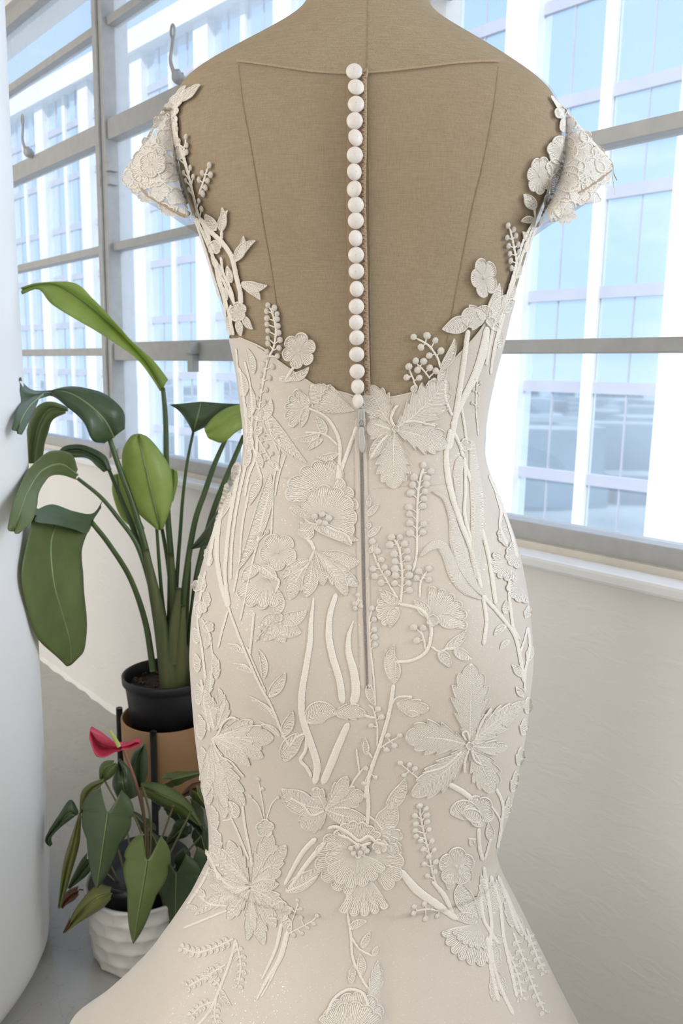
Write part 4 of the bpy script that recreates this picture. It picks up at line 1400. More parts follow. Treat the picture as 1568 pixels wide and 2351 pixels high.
fan(838, 2004, 102, 52, 128, 5, scal=0.12, lift=0.00060)
fan(820, 1958, 78, 20, 205, 8, scal=0.13, lift=0.00100)
fan(822, 1944, 62, 200, 340, 6, scal=0.14, lift=0.00080)
ribbon([(752, 1902), (772, 1898), (800, 1912), (824, 1930), (846, 1920), (866, 1934), (892, 1940)], 8, lift=0.00140)
ribbon([(776, 1916), (800, 1924), (826, 1940), (852, 1934)], 6, lift=0.00150)
cf_ = flower(822, 1952, 18, 6, lift=0.00150, center=False)
for q in [(806, 1946), (820, 1942), (836, 1946), (812, 1958), (828, 1956), (842, 1952)]:
    berry(q[0], q[1], 7.5, cf_, 0.0018)
flower(872, 1942, 18, 5, lift=0.00130)
ribbon([(726, 1925), (692, 1962), (652, 2034)], [13, 11, 8], stitch=4); ribbon([(748, 1934), (708, 1980), (664, 2040)], [13, 11, 8], stitch=4)
leaf((654, 2046), (738, 1992), 36, 0.04); ribbon([(655, 2048), (690, 2035), (730, 2012)], 5)
# ------------------------------------------------------------------ lower left cluster on the flare
maple((576, 2042), [((606, 2170), 46, 0.04, 4), ((632, 2130), 44, 0.0, 4), ((566, 2160), 34, -0.04, 4), ((522, 2112), 40, 0.05, 4), ((650, 2085), 40, -0.05, 3)])
maple((574, 2036), [((446, 2100), 34, 0.05, 3), ((480, 2032), 40, -0.05, 3), ((640, 2030), 30, 0, 0), ((500, 2070), 36, 0, 3)])
for pts in ([(480, 1990), (460, 2030), (430, 2075)], [(520, 2090), (470, 2110), (420, 2130)], [(495, 2000), (520, 2030), (560, 2045)], [(470, 1950), (490, 1990), (500, 2020)], [(455, 2055), (480, 2075), (520, 2080)]):
    ribbon(pts, 6)
for b_, t_, w_ in [((500, 1990), (470, 1955), 22), ((470, 2060), (445, 2045), 22), ((510, 2020), (462, 2005), 26), ((455, 2090), (425, 2085), 18)]:
    leaf(b_, t_, w_, 0.08, 3)
flower(645, 2092, 24, 5, rot=30); leaf((650, 2105), (668, 2140), 22)
sprig([(658, 2146), (690, 2130), (722, 2112)], [(690, 2107), (674, 2148), (692, 2144), (706, 2131), (720, 2122), (728, 2104)], 4, 6.5)
sprig([(655, 2140), (672, 2110), (684, 2075)], [(682, 2068), (690, 2088), (668, 2088)], 4, 6)
ribbon([(660, 2138), (642, 2200), (612, 2250), (588, 2296)], [12, 12, 9, 5], stitch=5); ribbon([(646, 2120), (632, 2180), (600, 2250)], [9, 8, 5], stitch=5)
ribbon([(655, 2160), (630, 2230), (598, 2290)], 5)


def fern(stem, n, ln, w=5, wl=9):
    """a sprig of small paired leaves"""
    o = ribbon(stem, w, name='lace_sprig')
    C = catmull(stem, n + 2); T = np.gradient(C, axis=0); T /= np.linalg.norm(T, axis=1, keepdims=True)
    for i in range(1, n + 2):
        for sgn in (-1, 1):
            d = T[i] * 0.75 + sgn * np.array([-T[i][1], T[i][0]])
            d /= np.linalg.norm(d)
            b0 = C[i] + d * 2; l_ = ln * random.uniform(.8, 1.15)
            leaf(b0, b0 + d * l_, wl, 0.08 * sgn, name='leaflet', parent=o)
    return o


ribbon([(541, 2158), (528, 2205), (506, 2264), (482, 2318), (452, 2356)], 7)
fern([(536, 2155), (492, 2176), (450, 2186), (418, 2176)], 8, 13); fern([(518, 2214), (472, 2242), (432, 2264)], 6, 14); fern([(541, 2160), (552, 2215), (546, 2262)], 5, 14)
fern([(506, 2264), (490, 2250), (474, 2236)], 3, 12); fern([(490, 2300), (462, 2310), (440, 2330)], 4, 13); fern([(496, 2290), (492, 2330), (498, 2356)], 4, 12)
leaf((505, 2268), (532, 2312), 14, 0.1)
# ------------------------------------------------------------------ bottom centre
ribbon([(797, 2052), (799, 2100), (806, 2150), (810, 2200), (832, 2250), (850, 2275)], 6)
leaf((803, 2134), (842, 2116), 18, -0.1); ribbon([(806, 2152), (826, 2180), (856, 2196)], 5); leaf((830, 2178), (850, 2140), 16); leaf((856, 2196), (868, 2172), 12)
leaf((828, 2240), (826, 2190), 20, 0.05); leaf((805, 2260), (812, 2215), 18, 0, 3)
leaf((850, 2300), (868, 2206), 34, 0.05, 4); leaf((848, 2340), (872, 2310), 22)
fan(812, 2346, 72, 182, 352, 6, scal=0.12); fan(800, 2392, 92, 212, 330, 6, scal=0.10, lift=0.00070)
ribbon([(748, 2330), (768, 2292), (800, 2272), (832, 2280), (846, 2310)], 7, lift=0.00100)
# ------------------------------------------------------------------ right of the zip: leaf and sprigs
maple((906, 986), [((850, 884), 74, -0.06, 5), ((1026, 874), 92, 0.05, 6), ((1026, 1026), 76, -0.04, 5), ((906, 1122), 84, 0.02, 6), ((848, 1056), 30, 0.04, 0), ((842, 984), 58, 0.02, 4)])
flower(908, 985, 9, 5, lift=0.00130)
ribbon([(906, 980), (898, 962), (905, 940), (914, 930)], 6, lift=0.00120); ribbon([(925, 970), (955, 968), (1000, 978)], 5, lift=0.00120); ribbon([(890, 998), (868, 1024), (851, 1052)], 6, lift=0.00110); ribbon([(860, 974), (885, 982), (900, 988)], 5, lift=0.00110)
sprig([(1012, 846), (1005, 822), (985, 794), (958, 778)], [(950, 774), (981, 771), (1000, 782), (967, 798), (1013, 806), (986, 817)], 6, 8.5)
sprig([(988, 870), (974, 852), (958, 836)], [(955, 829), (973, 830), (987, 845), (959, 850), (1001, 852)], 5, 8.5)
sprig([(956, 890), (949, 870), (941, 852)], [(939, 842), (934, 867), (963, 868)], 5, 8.5)
leaf((1012, 848), (1044, 778), 20, 0.1); leaf((1010, 880), (1024, 836), 20); leaf((985, 905), (1000, 868), 26, 0, 3); leaf((945, 900), (958, 884), 14)
ribbon([(1024, 872), (1022, 905), (1030, 935), (1040, 955)], 7)
# right edge of the back
flower(1112, 638, 47, 5, sx=0.66, rot=-4)
leaf((1120, 728), (1060, 735), 58, 0.05, 2, sd=.2); leaf((1078, 732), (1016, 756), 38, -0.06); leaf((1126, 730), (1092, 712), 36, 0.1)
leaf((1122, 740), (1148, 650), 30, 0.05); leaf((1130, 742), (1168, 676), 30, -0.08); leaf((1128, 742), (1150, 720), 20); leaf((1126, 745), (1150, 760), 16)
flower(1126, 738, 12, 5, lift=0.00100)
ribbon([(1076, 757), (1066, 830), (1056, 898), (1042, 985), (1031, 1034)], [11, 12, 12, 13, 13], stitch=4)
ribbon([(1120, 750), (1112, 800), (1094, 858), (1066, 915), (1038, 980)], [14, 20, 18, 13, 10], stitch=4)
ribbon([(1134, 750), (1124, 800), (1118, 840)], 7); ribbon([(1150, 745), (1136, 800), (1128, 860)], 6)
sprig([(1100, 1000), (1094, 930), (1098, 860)], [(1090, 870), (1104, 880), (1088, 895), (1100, 905), (1085, 925), (1098, 935)], 4, 6)
sprig([(1178, 650), (1187, 605), (1180, 560), (1172, 525)], [(1168, 518), (1181, 527), (1166, 546), (1186, 541), (1169, 565), (1191, 562), (1172, 583), (1192, 579), (1174, 599), (1192, 596), (1176, 616)], 6, 7.5)
for pts in ([(1160, 700), (1178, 640), (1192, 590), (1205, 550), (1232, 500)], [(1146, 745), (1165, 690), (1185, 640)], [(1170, 660), (1190, 620), (1206, 570), (1220, 545)], [(1132, 830), (1146, 770), (1160, 720)]):
    ribbon(pts, 6)
for b_, t_, w_ in [((1170, 690), (1180, 650), 16), ((1160, 720), (1172, 690), 16), ((1185, 640), (1196, 605), 14), ((1146, 800), (1150, 760), 16), ((1205, 580), (1215, 545), 12)]:
    leaf(b_, t_, w_, 0.05)
# right sleeve and shoulder
flower(1240, 403, 45, 7, sx=0.66, rot=8, depth=.22)
leaf((1228, 482), (1204, 446), 26, 0.05); leaf((1228, 506), (1198, 509), 16, 0.1); leaf((1216, 556), (1202, 532), 15, 0.05)
ribbon([(1200, 590), (1214, 552), (1229, 512), (1229, 478)], 5); ribbon([(1208, 580), (1235, 520), (1252, 480), (1262, 430)], 5)
for x, y, r_, p_ in [(1292, 346, 36, 6), (1326, 322, 24, 5), (1304, 288, 20, 5), (1340, 352, 26, 5), (1304, 424, 44, 8), (1356, 396, 34, 6), (1384, 378, 22, 5), (1372, 352, 18, 5), (1296, 480, 26, 6), (1330, 446, 26, 6), (1268, 462, 20, 5), (1275, 385, 22, 5), (1322, 388, 22, 5), (1350, 424, 20, 5), (1288, 258, 15, 5), (1344, 314, 16, 4)]:
    flower(x, y, r_, p_, rot=(x * 5) % 60, depth=.20)
fan(1296, 486, 30, 10, 160, 4, scal=0.2); fan(1304, 420, 26, 0, 360, 6, lift=.001, name='lace_flower'); fan(1376, 400, 26, 20, 170, 4)
leaf((1325, 447), (1382, 462), 30, -0.05); leaf((1285, 475), (1264, 512), 22); leaf((1270, 455), (1262, 500), 18)
ribbon([(1268, 220), (1290, 245), (1310, 270), (1350, 318), (1390, 360), (1410, 385)], 6)
ribbon([(1326, 444), (1350, 430), (1376, 412), (1402, 392)], 4, mat=M['tan_trim'], name='hem_cord')
ribbon([(1402, 378), (1408, 398), (1416, 415)], 2.5, name='loose_thread', mat=M['tan_trim']); ribbon([(1404, 388), (1410, 420), (1413, 448)], 2.5, name='loose_thread')
ribbon([(1268, 218), (1292, 262), (1297, 290)], 6, name='sleeve_seam')
# berry sprigs right of the zip
sprig([(948, 1312), (957, 1270), (958, 1200), (960, 1140), (966, 1095), (974, 1074)], [(973, 1068), (990, 1082), (951, 1096), (980, 1098), (948, 1113), (979, 1112), (943, 1132), (976, 1128), (974, 1145), (939, 1164), (971, 1162), (940, 1180), (941, 1201), (973, 1203), (942, 1224), (971, 1222)], 7, 9.5)
sprig([(920, 1384), (924, 1330), (921, 1290), (916, 1258), (906, 1238)], [(899, 1233), (918, 1233), (895, 1251), (929, 1248), (905, 1272), (935, 1265), (907, 1289), (936, 1282), (907, 1306), (938, 1303), (908, 1321), (940, 1321), (906, 1339), (938, 1339), (940, 1355)], 7, 9.5)
sprig([(914, 1376), (888, 1332), (866, 1292), (853, 1256)], [(855, 1243), (866, 1265), (875, 1285), (883, 1302), (856, 1306), (890, 1316), (861, 1323), (875, 1338)], 6, 9)
sprig([(964, 1372), (966, 1338), (978, 1314)], [(985, 1305), (962, 1311), (956, 1327), (985, 1331)], 6, 9)
sprig([(978, 1492), (970, 1458), (956, 1444)], [(950, 1441), (972, 1442), (957, 1471)], 6, 9)
sprig([(862, 1622), (858, 1555), (850, 1485), (848, 1415)], [(854, 1397), (859, 1422), (859, 1446), (860, 1463), (861, 1481)], 5, 8)
sprig([(832, 1380), (822, 1376)], [(815, 1385), (822, 1366), (816, 1397), (829, 1392)], 4, 7)
leaf((848, 1570), (862, 1620), 18, 0.1); leaf((842, 1185), (870, 1156), 14); leaf((846, 1165), (848, 1136), 10); leaf((843, 1232), (874, 1208), 16); leaf((846, 1215), (848, 1195), 9)
leaf((846, 1270), (868, 1248), 12)
# stem curl with side flowers
ribbon([(906, 1520), (945, 1517), (978, 1497), (990, 1460), (986, 1425), (964, 1398), (918, 1387)], 8)
leaf((920, 1385), (871, 1350), 24, -0.1); fan(914, 1391, 54, 118, 204, 4, scal=0.16); leaf((914, 1394), (896, 1442), 26, 0.08)
fan(986, 1424, 84, 266, 378, 6, scal=0.16); leaf((984, 1418), (950, 1378), 26, 0.08); leaf((1006, 1412), (1064, 1428), 34, 0.12); flower(993, 1424, 15, 6, lift=0.00090)
ribbon([(990, 1485), (1008, 1496), (1026, 1490), (1044, 1488)], 5); leaf((1022, 1490), (1072, 1446), 22, 0.08); leaf((1044, 1487), (1086, 1512), 24, 0.1); leaf((1006, 1496), (1034, 1534), 24, -0.08); ribbon([(1040, 1486), (1062, 1492), (1080, 1512)], 4)
# main vine below the zip
ribbon([(838, 1834), (850, 1775), (872, 1712), (893, 1640), (904, 1572)], 9)
leaf((904, 1570), (884, 1490), 34, 0.08); leaf((906, 1566), (906, 1478), 26, -0.12)
ribbon([(897, 1622), (912, 1602), (946, 1600)], 5); leaf((910, 1616), (986, 1626), 44, 0.04, 3); leaf((935, 1638), (962, 1640), 16)
sprig([(870, 1720), (895, 1704), (922, 1690)], [(890, 1690), (918, 1690), (906, 1713), (888, 1723)], 5, 8)
sprig([(866, 1714), (866, 1670), (858, 1632), (846, 1618)], [(868, 1629), (876, 1647), (852, 1667)], 5, 8)
sprig([(848, 1775), (838, 1760)], [(840, 1765), (862, 1786), (836, 1800)], 4, 7)
leaf((842, 1735), (838, 1695), 14); ribbon([(856, 1742), (842, 1725)], 5)
# ribbon leaves on the right hip
ribbon([(1036, 985), (1026, 1038), (1029, 1090), (1040, 1140), (1056, 1192), (1076, 1242), (1092, 1292), (1106, 1352)], [11, 12, 14, 14, 13, 12, 11, 9])
ribbon([(1058, 1048), (1052, 1090), (1054, 1140), (1056, 1168)], [20, 22, 16, 8], woven=True)
ribbon([(994, 1128), (1022, 1146), (1038, 1186), (1048, 1240), (1062, 1290), (1084, 1334), (1106, 1366)], [5, 12, 18, 32, 36, 26, 8], woven=True, h=0.002)
ribbon([(964, 1278), (988, 1256), (1012, 1252), (1030, 1278), (1044, 1316), (1068, 1350), (1106, 1376)], [6, 20, 24, 28, 30, 24, 6], woven=True, h=0.002)
ribbon([(1084, 1010), (1090, 1080), (1096, 1150), (1096, 1220), (1092, 1280), (1096, 1330)], [12, 22, 30, 30, 26, 14], woven=True, h=0.0016)
ribbon([(1064, 1058), (1078, 1090), (1088, 1118)], 9); ribbon([(1042, 990), (1056, 1020), (1066, 1050)], 8); ribbon([(1060, 930), (1068, 980), (1074, 1020)], 6)
ribbon([(1068, 1050), (1070, 1120), (1068, 1180), (1080, 1230), (1094, 1280), (1104, 1340)], 8)
ribbon([(1106, 1210), (1122, 1270), (1132, 1330), (1140, 1388)], 10); ribbon([(1110, 1366), (1118, 1420), (1116, 1450), (1111, 1482)], 9)
ribbon([(1108, 1366), (1146, 1408), (1182, 1456), (1196, 1510), (1204, 1566)], 9)
flower(1070, 1022, 16, 5)
for pts in ([(1125, 1090), (1150, 1150), (1172, 1212), (1190, 1280)], [(1140, 1130), (1152, 1170), (1150, 1210), (1166, 1250)], [(1172, 1380), (1180, 1440), (1196, 1470)], [(1170, 1330), (1172, 1390)]):
    ribbon(pts, 7)
fan(1176, 1290, 48, 70, 215, 6, scal=0.16); fan(1196, 1270, 36, 90, 240, 5); fan(1200, 1350, 36, 60, 230, 5); fan(1168, 1230, 26, 90, 260, 4)
leaf((1165, 1436), (1136, 1460), 16, 0.1); leaf((1172, 1470), (1150, 1492), 12, 0.1); leaf((1160, 1410), (1164, 1378), 14); leaf((1198, 1555), (1176, 1526), 20, 0.1); leaf((1205, 1600), (1186, 1576), 18)
ribbon([(1215, 1440), (1218, 1490), (1208, 1540), (1206, 1590)], 6); ribbon([(1196, 1500), (1206, 1470), (1214, 1440)], 5)
for b_, t_, w_ in [((1208, 1420), (1216, 1390), 18), ((1212, 1520), (1220, 1480), 18), ((1210, 1640), (1214, 1600), 22), ((1200, 1690), (1206, 1650), 22), ((1190, 1760), (1198, 1715), 22), ((1176, 1820), (1186, 1770), 20), ((1160, 1880), (1170, 1830), 18)]:
    leaf(b_, t_, w_, 0.05, 2)
# right maple leaf
maple((1078, 1712), [((1083, 1524), 92, 0.0, 6), ((930, 1694), 84, 0.05, 5), ((944, 1826), 70, -0.05, 5), ((1128, 1822), 72, -0.06, 5), ((1180, 1618), 58, 0.02, 5), ((1212, 1610), 40, -0.04, 4), ((1166, 1712), 36, 0.06, 3)])
flower(1078, 1712, 10, 5, lift=0.00130)
for pts in ([(1070, 1700), (1062, 1684), (1072, 1680), (1078, 1700)], [(1076, 1722), (1068, 1745), (1066, 1775)], [(1082, 1722), (1090, 1745), (1106, 1756)], [(1060, 1725), (1020, 1760), (970, 1775)], [(1090, 1700), (1105, 1660), (1128, 1625)]):
    ribbon(pts, 5, lift=0.00130)
ribbon([(1028, 1800), (1058, 1816), (1086, 1836)], 13); flower(1100, 1862, 38, 5, rot=-10, sx=.95)
leaf((1034, 1868), (1104, 1886), 46, -0.22); leaf((1106, 1886), (1058, 1866), 30, .1, lift=0.00080)
ribbon([(1100, 1902), (1102, 1945), (1110, 1978)], 9); ribbon([(1128, 1925), (1120, 1955), (1114, 1975)], 5); leaf((1126, 1932), (1122, 1890), 20, 0.05)
ribbon([(1140, 1810), (1156, 1850), (1152, 1900), (1144, 1950)], 7); ribbon([(1128, 1850), (1148, 1880), (1154, 1910)], 5); ribbon([(1076, 1926), (1094, 1928)], 4); leaf((1086, 1945), (1082, 1925), 12)
sprig([(966, 1792), (944, 1775), (924, 1758)], [(919, 1753), (940, 1757), (953, 1766), (928, 1781)], 5, 7.5)
# lower right
sprig([(1010, 2052), (995, 2010), (985, 1960), (974, 1915), (964, 1865)], [(964, 1851), (978, 1858), (953, 1874), (980, 1873), (955, 1893), (981, 1888), (954, 1908), (985, 1906), (956, 1921), (966, 1931), (992, 1932), (973, 1951), (997, 1953), (975, 1985), (1001, 1980), (985, 1968), (999, 2003), (982, 2012)], 6, 8.5)
flower(1048, 1990, 46, 5, rot=20, sx=.9, depth=.28); leaf((1060, 1985), (1080, 2025), 30); leaf((1040, 2005), (1030, 2045), 24)
ribbon([(918, 1998), (958, 2045), (1004, 2078), (1052, 2112)], [14, 20, 18, 14], stitch=5)
ribbon([(992, 2024), (1020, 2056), (1042, 2102)], [7, 12, 9]); sprig([(1012, 2094), (985, 2088), (956, 2092)], [(975, 2076), (952, 2082), (978, 2110), (1004, 2104), (950, 2098)], 5, 8)
leaf((1056, 2030), (1100, 2112), 44, 0.08); leaf((1092, 2115), (1108, 2040), 34, 0.05, 3); leaf((1098, 2118), (1040, 2108), 26, 0.1)
fan(1098, 2122, 92, 62, 172, 7, scal=0.14, lift=0.00050); fan(1100, 2118, 64, 70, 165, 6, scal=0.14, lift=0.00100)
for pts, w_ in [([(1112, 1990), (1122, 2060), (1130, 2120), (1128, 2180), (1148, 2260), (1180, 2330)], 9), ([(1128, 2010), (1150, 2080), (1158, 2150), (1176, 2230), (1188, 2290)], 8), ([(1145, 2010), (1172, 2080), (1192, 2140)], 8), ([(1104, 2050), (1112, 2110), (1128, 2140), (1146, 2168)], 8),
                ([(1120, 2150), (1130, 2230), (1146, 2300)], 10), ([(1160, 2040), (1190, 2110), (1220, 2170)], 6)]:
    ribbon(pts, w_)
for b_, t_, w_ in [((1118, 2080), (1106, 2010), 30), ((1134, 2100), (1128, 2020), 30), ((1130, 2150), (1160, 2160), 22), ((1150, 2080), (1140, 2020), 22), ((1178, 2130), (1160, 2070), 24), ((1140, 2230), (1132, 2160), 26), ((1158, 2290), (1140, 2230), 24), ((1200, 2150), (1180, 2095), 20), ((1135, 2300), (1128, 2240), 22)]:
    leaf(b_, t_, w_, 0.05, 3)
fern([(1180, 2140), (1206, 2210), (1228, 2270), (1250, 2320)], 8, 14, 5, 9); fern([(1168, 2180), (1190, 2240), (1200, 2290)], 5, 13); fern([(1210, 2130), (1232, 2190), (1250, 2230)], 5, 11)

# ------------------------------------------------------------------ dense lace down the left side
for pts, w_ in [([(520, 1108), (502, 1190), (496, 1270), (506, 1340), (523, 1396)], 11), ([(545, 1090), (528, 1180), (518, 1270), (516, 1330), (525, 1392)], 9), ([(562, 1070), (545, 1150), (532, 1240), (528, 1330)], 6), ([(575, 1110), (556, 1200), (548, 1290), (535, 1360)], 5),
                ([(500, 1180), (486, 1240), (476, 1300)], 8), ([(590, 1245), (572, 1320), (560, 1380), (550, 1425)], 5), ([(618, 1130), (602, 1190), (590, 1245)], 5), ([(470, 1310), (458, 1370), (452, 1430), (462, 1490), (470, 1560)], 5), ([(462, 1420), (480, 1460), (486, 1520), (480, 1590)], 4), ([(460, 1560), (468, 1620), (480, 1680)], 6)]:
    ribbon(pts, w_)
leaf((620, 1088), (545, 1310), 34, -0.05, name='lace_leaf'); leaf((600, 1095), (572, 1160), 22, 0.05); leaf((528, 1130), (506, 1190), 18); leaf((545, 1060), (535, 1110), 20)
sprig([(586, 1262), (594, 1240)], [(595, 1226), (612, 1221), (584, 1234)], 4, 7)
for b_, t_, w_ in [((480, 1300), (470, 1260), 20), ((464, 1360), (456, 1320), 20), ((455, 1420), (447, 1380), 20), ((466, 1400), (476, 1360), 18), ((450, 1480), (444, 1440), 18), ((470, 1490), (478, 1450), 16), ((452, 1545), (446, 1500), 18), ((470, 1600), (480, 1540), 24), ((455, 1620), (450, 1570), 20), ((460, 1700), (454, 1640), 24), ((478, 1660), (490, 1610), 24), ((466, 1770), (460, 1715), 24), ((478, 1850), (470, 1790), 24), ((492, 1910), (484, 1850), 22), ((500, 1960), (488, 1900), 24), ((505, 1800), (492, 1750), 28), ((515, 1880), (500, 1820), 26), ((496, 1560), (486, 1500), 20), ((508, 1640), (500, 1580), 22)]:
    leaf(b_, t_, w_, 0.06, 3)
flower(460, 1395, 16, 5); flower(478, 1440, 14, 5); flower(452, 1345, 14, 5)

# ================================================================== PLANTS AND POTS


def p3(p, y):
    return at_y(p[0], p[1], y + (p[2] if len(p) > 2 else 0.0))


def blade(A, Mi, B, y, mat, parent, name='leaf', n=40, rib=True, wave=0.0, thick=0.0012, ribw=0.0030):
    """a leaf between two edge curves A, B over a midrib Mi; points are (px, py[, depth offset])"""
    f3 = lambda L: catmull([p3(q, y) for q in L], n)
    a, m_, b = f3(A), f3(Mi), f3(B)
    vs = np.linspace(-1, 1, 13)
    G = []
    for v in vs:
        t = abs(v)
        e = a if v < 0 else b
        pts = m_ * (1 - t) + e * t
        bow = 0.010 * math.sin(math.pi * t)
        u = np.linspace(0, 1, n)
        pts = pts + np.outer(np.full(n, bow) + wave * t * t * np.sin(u * 17 + v * 3), (0, -1, 0))
        G.append(pts)
    G = np.array(G).transpose(1, 0, 2)
    o = obj(name, G.reshape(-1, 3), grid_faces(n, 13), mat, parent, solid=thick)
    if rib:
        obj('midrib', *tube(m_ + np.array([0, -0.001, 0]), [ribw, ribw * 0.8, ribw * 0.3], 8, n), M['rib'], o)
    return o


def stalk(P, y, w, parent, mat, name='stem', n=12):
    pts = [p3(q, y) for q in P]
    dep = np.mean([np.linalg.norm(q - CO) for q in pts])
    rad = np.atleast_1d(w) * 0.5 * dep / F
    return obj(name, *tube(pts, list(rad), n, 10 * len(P)), mat, parent)


YP = 1.97                                               # depth of the bird-of-paradise pot
pot_c = at_y(383, 1545, YP)
zr_ = pot_c[2]
rp = 97 * np.linalg.norm(pot_c - CO) / F
bop = empty('bird_of_paradise_plant', (pot_c[0], YP, zr_ - 0.05), 'tall bird of paradise plant with long paddle leaves in a black pot', 'plant')
LB, LM_, LD = M['leaf_bright'], M['leaf_mid'], M['leaf_dark']
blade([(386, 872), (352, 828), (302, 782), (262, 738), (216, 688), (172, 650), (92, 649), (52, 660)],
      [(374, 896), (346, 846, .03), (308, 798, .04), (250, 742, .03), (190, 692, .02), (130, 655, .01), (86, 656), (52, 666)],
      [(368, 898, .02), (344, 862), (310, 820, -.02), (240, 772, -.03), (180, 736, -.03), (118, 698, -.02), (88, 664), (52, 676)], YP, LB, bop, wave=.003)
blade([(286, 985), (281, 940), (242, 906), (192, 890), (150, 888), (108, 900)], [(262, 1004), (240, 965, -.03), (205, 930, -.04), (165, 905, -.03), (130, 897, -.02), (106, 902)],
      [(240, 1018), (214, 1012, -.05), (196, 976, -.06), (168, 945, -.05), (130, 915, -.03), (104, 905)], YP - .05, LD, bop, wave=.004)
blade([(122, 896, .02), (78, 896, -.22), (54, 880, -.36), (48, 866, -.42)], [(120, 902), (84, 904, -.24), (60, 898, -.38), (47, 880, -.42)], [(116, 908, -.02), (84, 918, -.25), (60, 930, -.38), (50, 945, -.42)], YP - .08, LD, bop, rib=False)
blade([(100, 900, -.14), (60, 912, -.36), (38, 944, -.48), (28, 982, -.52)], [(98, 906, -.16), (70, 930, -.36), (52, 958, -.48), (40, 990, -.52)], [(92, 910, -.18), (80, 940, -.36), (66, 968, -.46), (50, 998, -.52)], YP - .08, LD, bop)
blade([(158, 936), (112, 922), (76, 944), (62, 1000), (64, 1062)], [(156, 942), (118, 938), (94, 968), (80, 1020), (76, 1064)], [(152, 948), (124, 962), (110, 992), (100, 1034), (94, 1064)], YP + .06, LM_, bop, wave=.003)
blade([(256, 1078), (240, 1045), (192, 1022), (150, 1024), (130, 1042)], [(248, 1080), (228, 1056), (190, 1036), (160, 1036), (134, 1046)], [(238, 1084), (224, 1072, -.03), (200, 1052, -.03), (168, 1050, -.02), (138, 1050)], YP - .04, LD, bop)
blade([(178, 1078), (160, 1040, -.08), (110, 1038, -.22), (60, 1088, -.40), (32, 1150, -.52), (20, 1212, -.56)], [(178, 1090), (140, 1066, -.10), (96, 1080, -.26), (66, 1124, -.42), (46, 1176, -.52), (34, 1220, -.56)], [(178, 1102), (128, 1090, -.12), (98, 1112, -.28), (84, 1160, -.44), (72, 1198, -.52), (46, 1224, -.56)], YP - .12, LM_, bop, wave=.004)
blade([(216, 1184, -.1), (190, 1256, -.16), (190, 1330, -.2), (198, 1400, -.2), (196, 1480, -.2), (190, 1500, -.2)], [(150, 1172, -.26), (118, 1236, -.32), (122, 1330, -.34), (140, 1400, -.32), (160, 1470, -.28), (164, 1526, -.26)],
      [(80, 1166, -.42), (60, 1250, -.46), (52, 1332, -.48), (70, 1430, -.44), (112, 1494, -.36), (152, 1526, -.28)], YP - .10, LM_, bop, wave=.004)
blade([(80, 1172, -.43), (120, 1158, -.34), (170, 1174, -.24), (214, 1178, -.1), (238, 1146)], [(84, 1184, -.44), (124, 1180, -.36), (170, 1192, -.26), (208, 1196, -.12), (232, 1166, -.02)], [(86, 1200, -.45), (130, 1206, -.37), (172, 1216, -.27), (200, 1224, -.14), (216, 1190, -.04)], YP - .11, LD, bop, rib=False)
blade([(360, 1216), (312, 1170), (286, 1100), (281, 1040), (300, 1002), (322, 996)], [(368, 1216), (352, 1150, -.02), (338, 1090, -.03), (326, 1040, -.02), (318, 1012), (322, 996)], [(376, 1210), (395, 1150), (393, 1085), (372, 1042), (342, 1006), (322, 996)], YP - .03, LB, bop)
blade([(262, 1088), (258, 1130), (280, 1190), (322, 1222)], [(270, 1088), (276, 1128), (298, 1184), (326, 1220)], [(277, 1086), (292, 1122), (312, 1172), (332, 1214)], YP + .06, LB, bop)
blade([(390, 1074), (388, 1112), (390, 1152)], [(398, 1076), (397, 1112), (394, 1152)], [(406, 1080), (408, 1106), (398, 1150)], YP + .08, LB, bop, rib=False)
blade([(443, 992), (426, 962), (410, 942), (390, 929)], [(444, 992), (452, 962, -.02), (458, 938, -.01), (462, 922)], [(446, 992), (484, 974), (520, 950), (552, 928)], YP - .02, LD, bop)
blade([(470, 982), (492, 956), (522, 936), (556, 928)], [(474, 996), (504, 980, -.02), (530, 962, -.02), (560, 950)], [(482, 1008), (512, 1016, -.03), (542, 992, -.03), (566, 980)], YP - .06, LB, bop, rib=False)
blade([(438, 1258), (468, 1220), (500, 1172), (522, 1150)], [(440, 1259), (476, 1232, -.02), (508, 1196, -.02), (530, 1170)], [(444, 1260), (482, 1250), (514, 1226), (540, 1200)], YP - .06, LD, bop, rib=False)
ST, SH = M['stem'], M['sheath']
for P, w_, dy in [([(374, 890), (380, 960), (382, 1060), (385, 1180), (394, 1300), (400, 1450)], [10, 12, 13, 14, 16, 18], 0), ([(252, 1008), (276, 1080), (302, 1150), (332, 1250), (356, 1360), (382, 1470)], [11, 13, 14, 15, 16, 18], -.04),
                  ([(250, 1078), (276, 1140), (312, 1230), (342, 1330), (372, 1450)], [8, 12, 13, 14, 16], -.02), ([(178, 1098), (230, 1140), (272, 1190), (312, 1246), (340, 1320)], [8, 9, 10, 11, 12], -.06),
                  ([(208, 1196, -.12), (252, 1252, -.05), (300, 1330), (334, 1430, .04), (352, 1540, .04)], [10, 11, 12, 14, 16], -.10), ([(360, 1214), (366, 1300), (374, 1390), (388, 1480)], [7, 8, 9, 12], -.02), ([(372, 1214), (385, 1290), (396, 1380)], [8, 10, 12], .02),
                  ([(444, 990), (430, 1060), (420, 1140), (414, 1220), (405, 1350), (402, 1500)], [6, 7, 8, 9, 11, 14], 0), ([(522, 1000), (494, 1062), (470, 1130), (446, 1204), (426, 1330), (412, 1480)], [9, 12, 13, 14, 15, 18], -.03),
                  ([(560, 1000), (522, 1090), (490, 1172), (466, 1260), (450, 1340), (436, 1480)], [10, 12, 13, 14, 16, 18], -.02)]:
    stalk(P, YP + dy, w_, bop, ST)
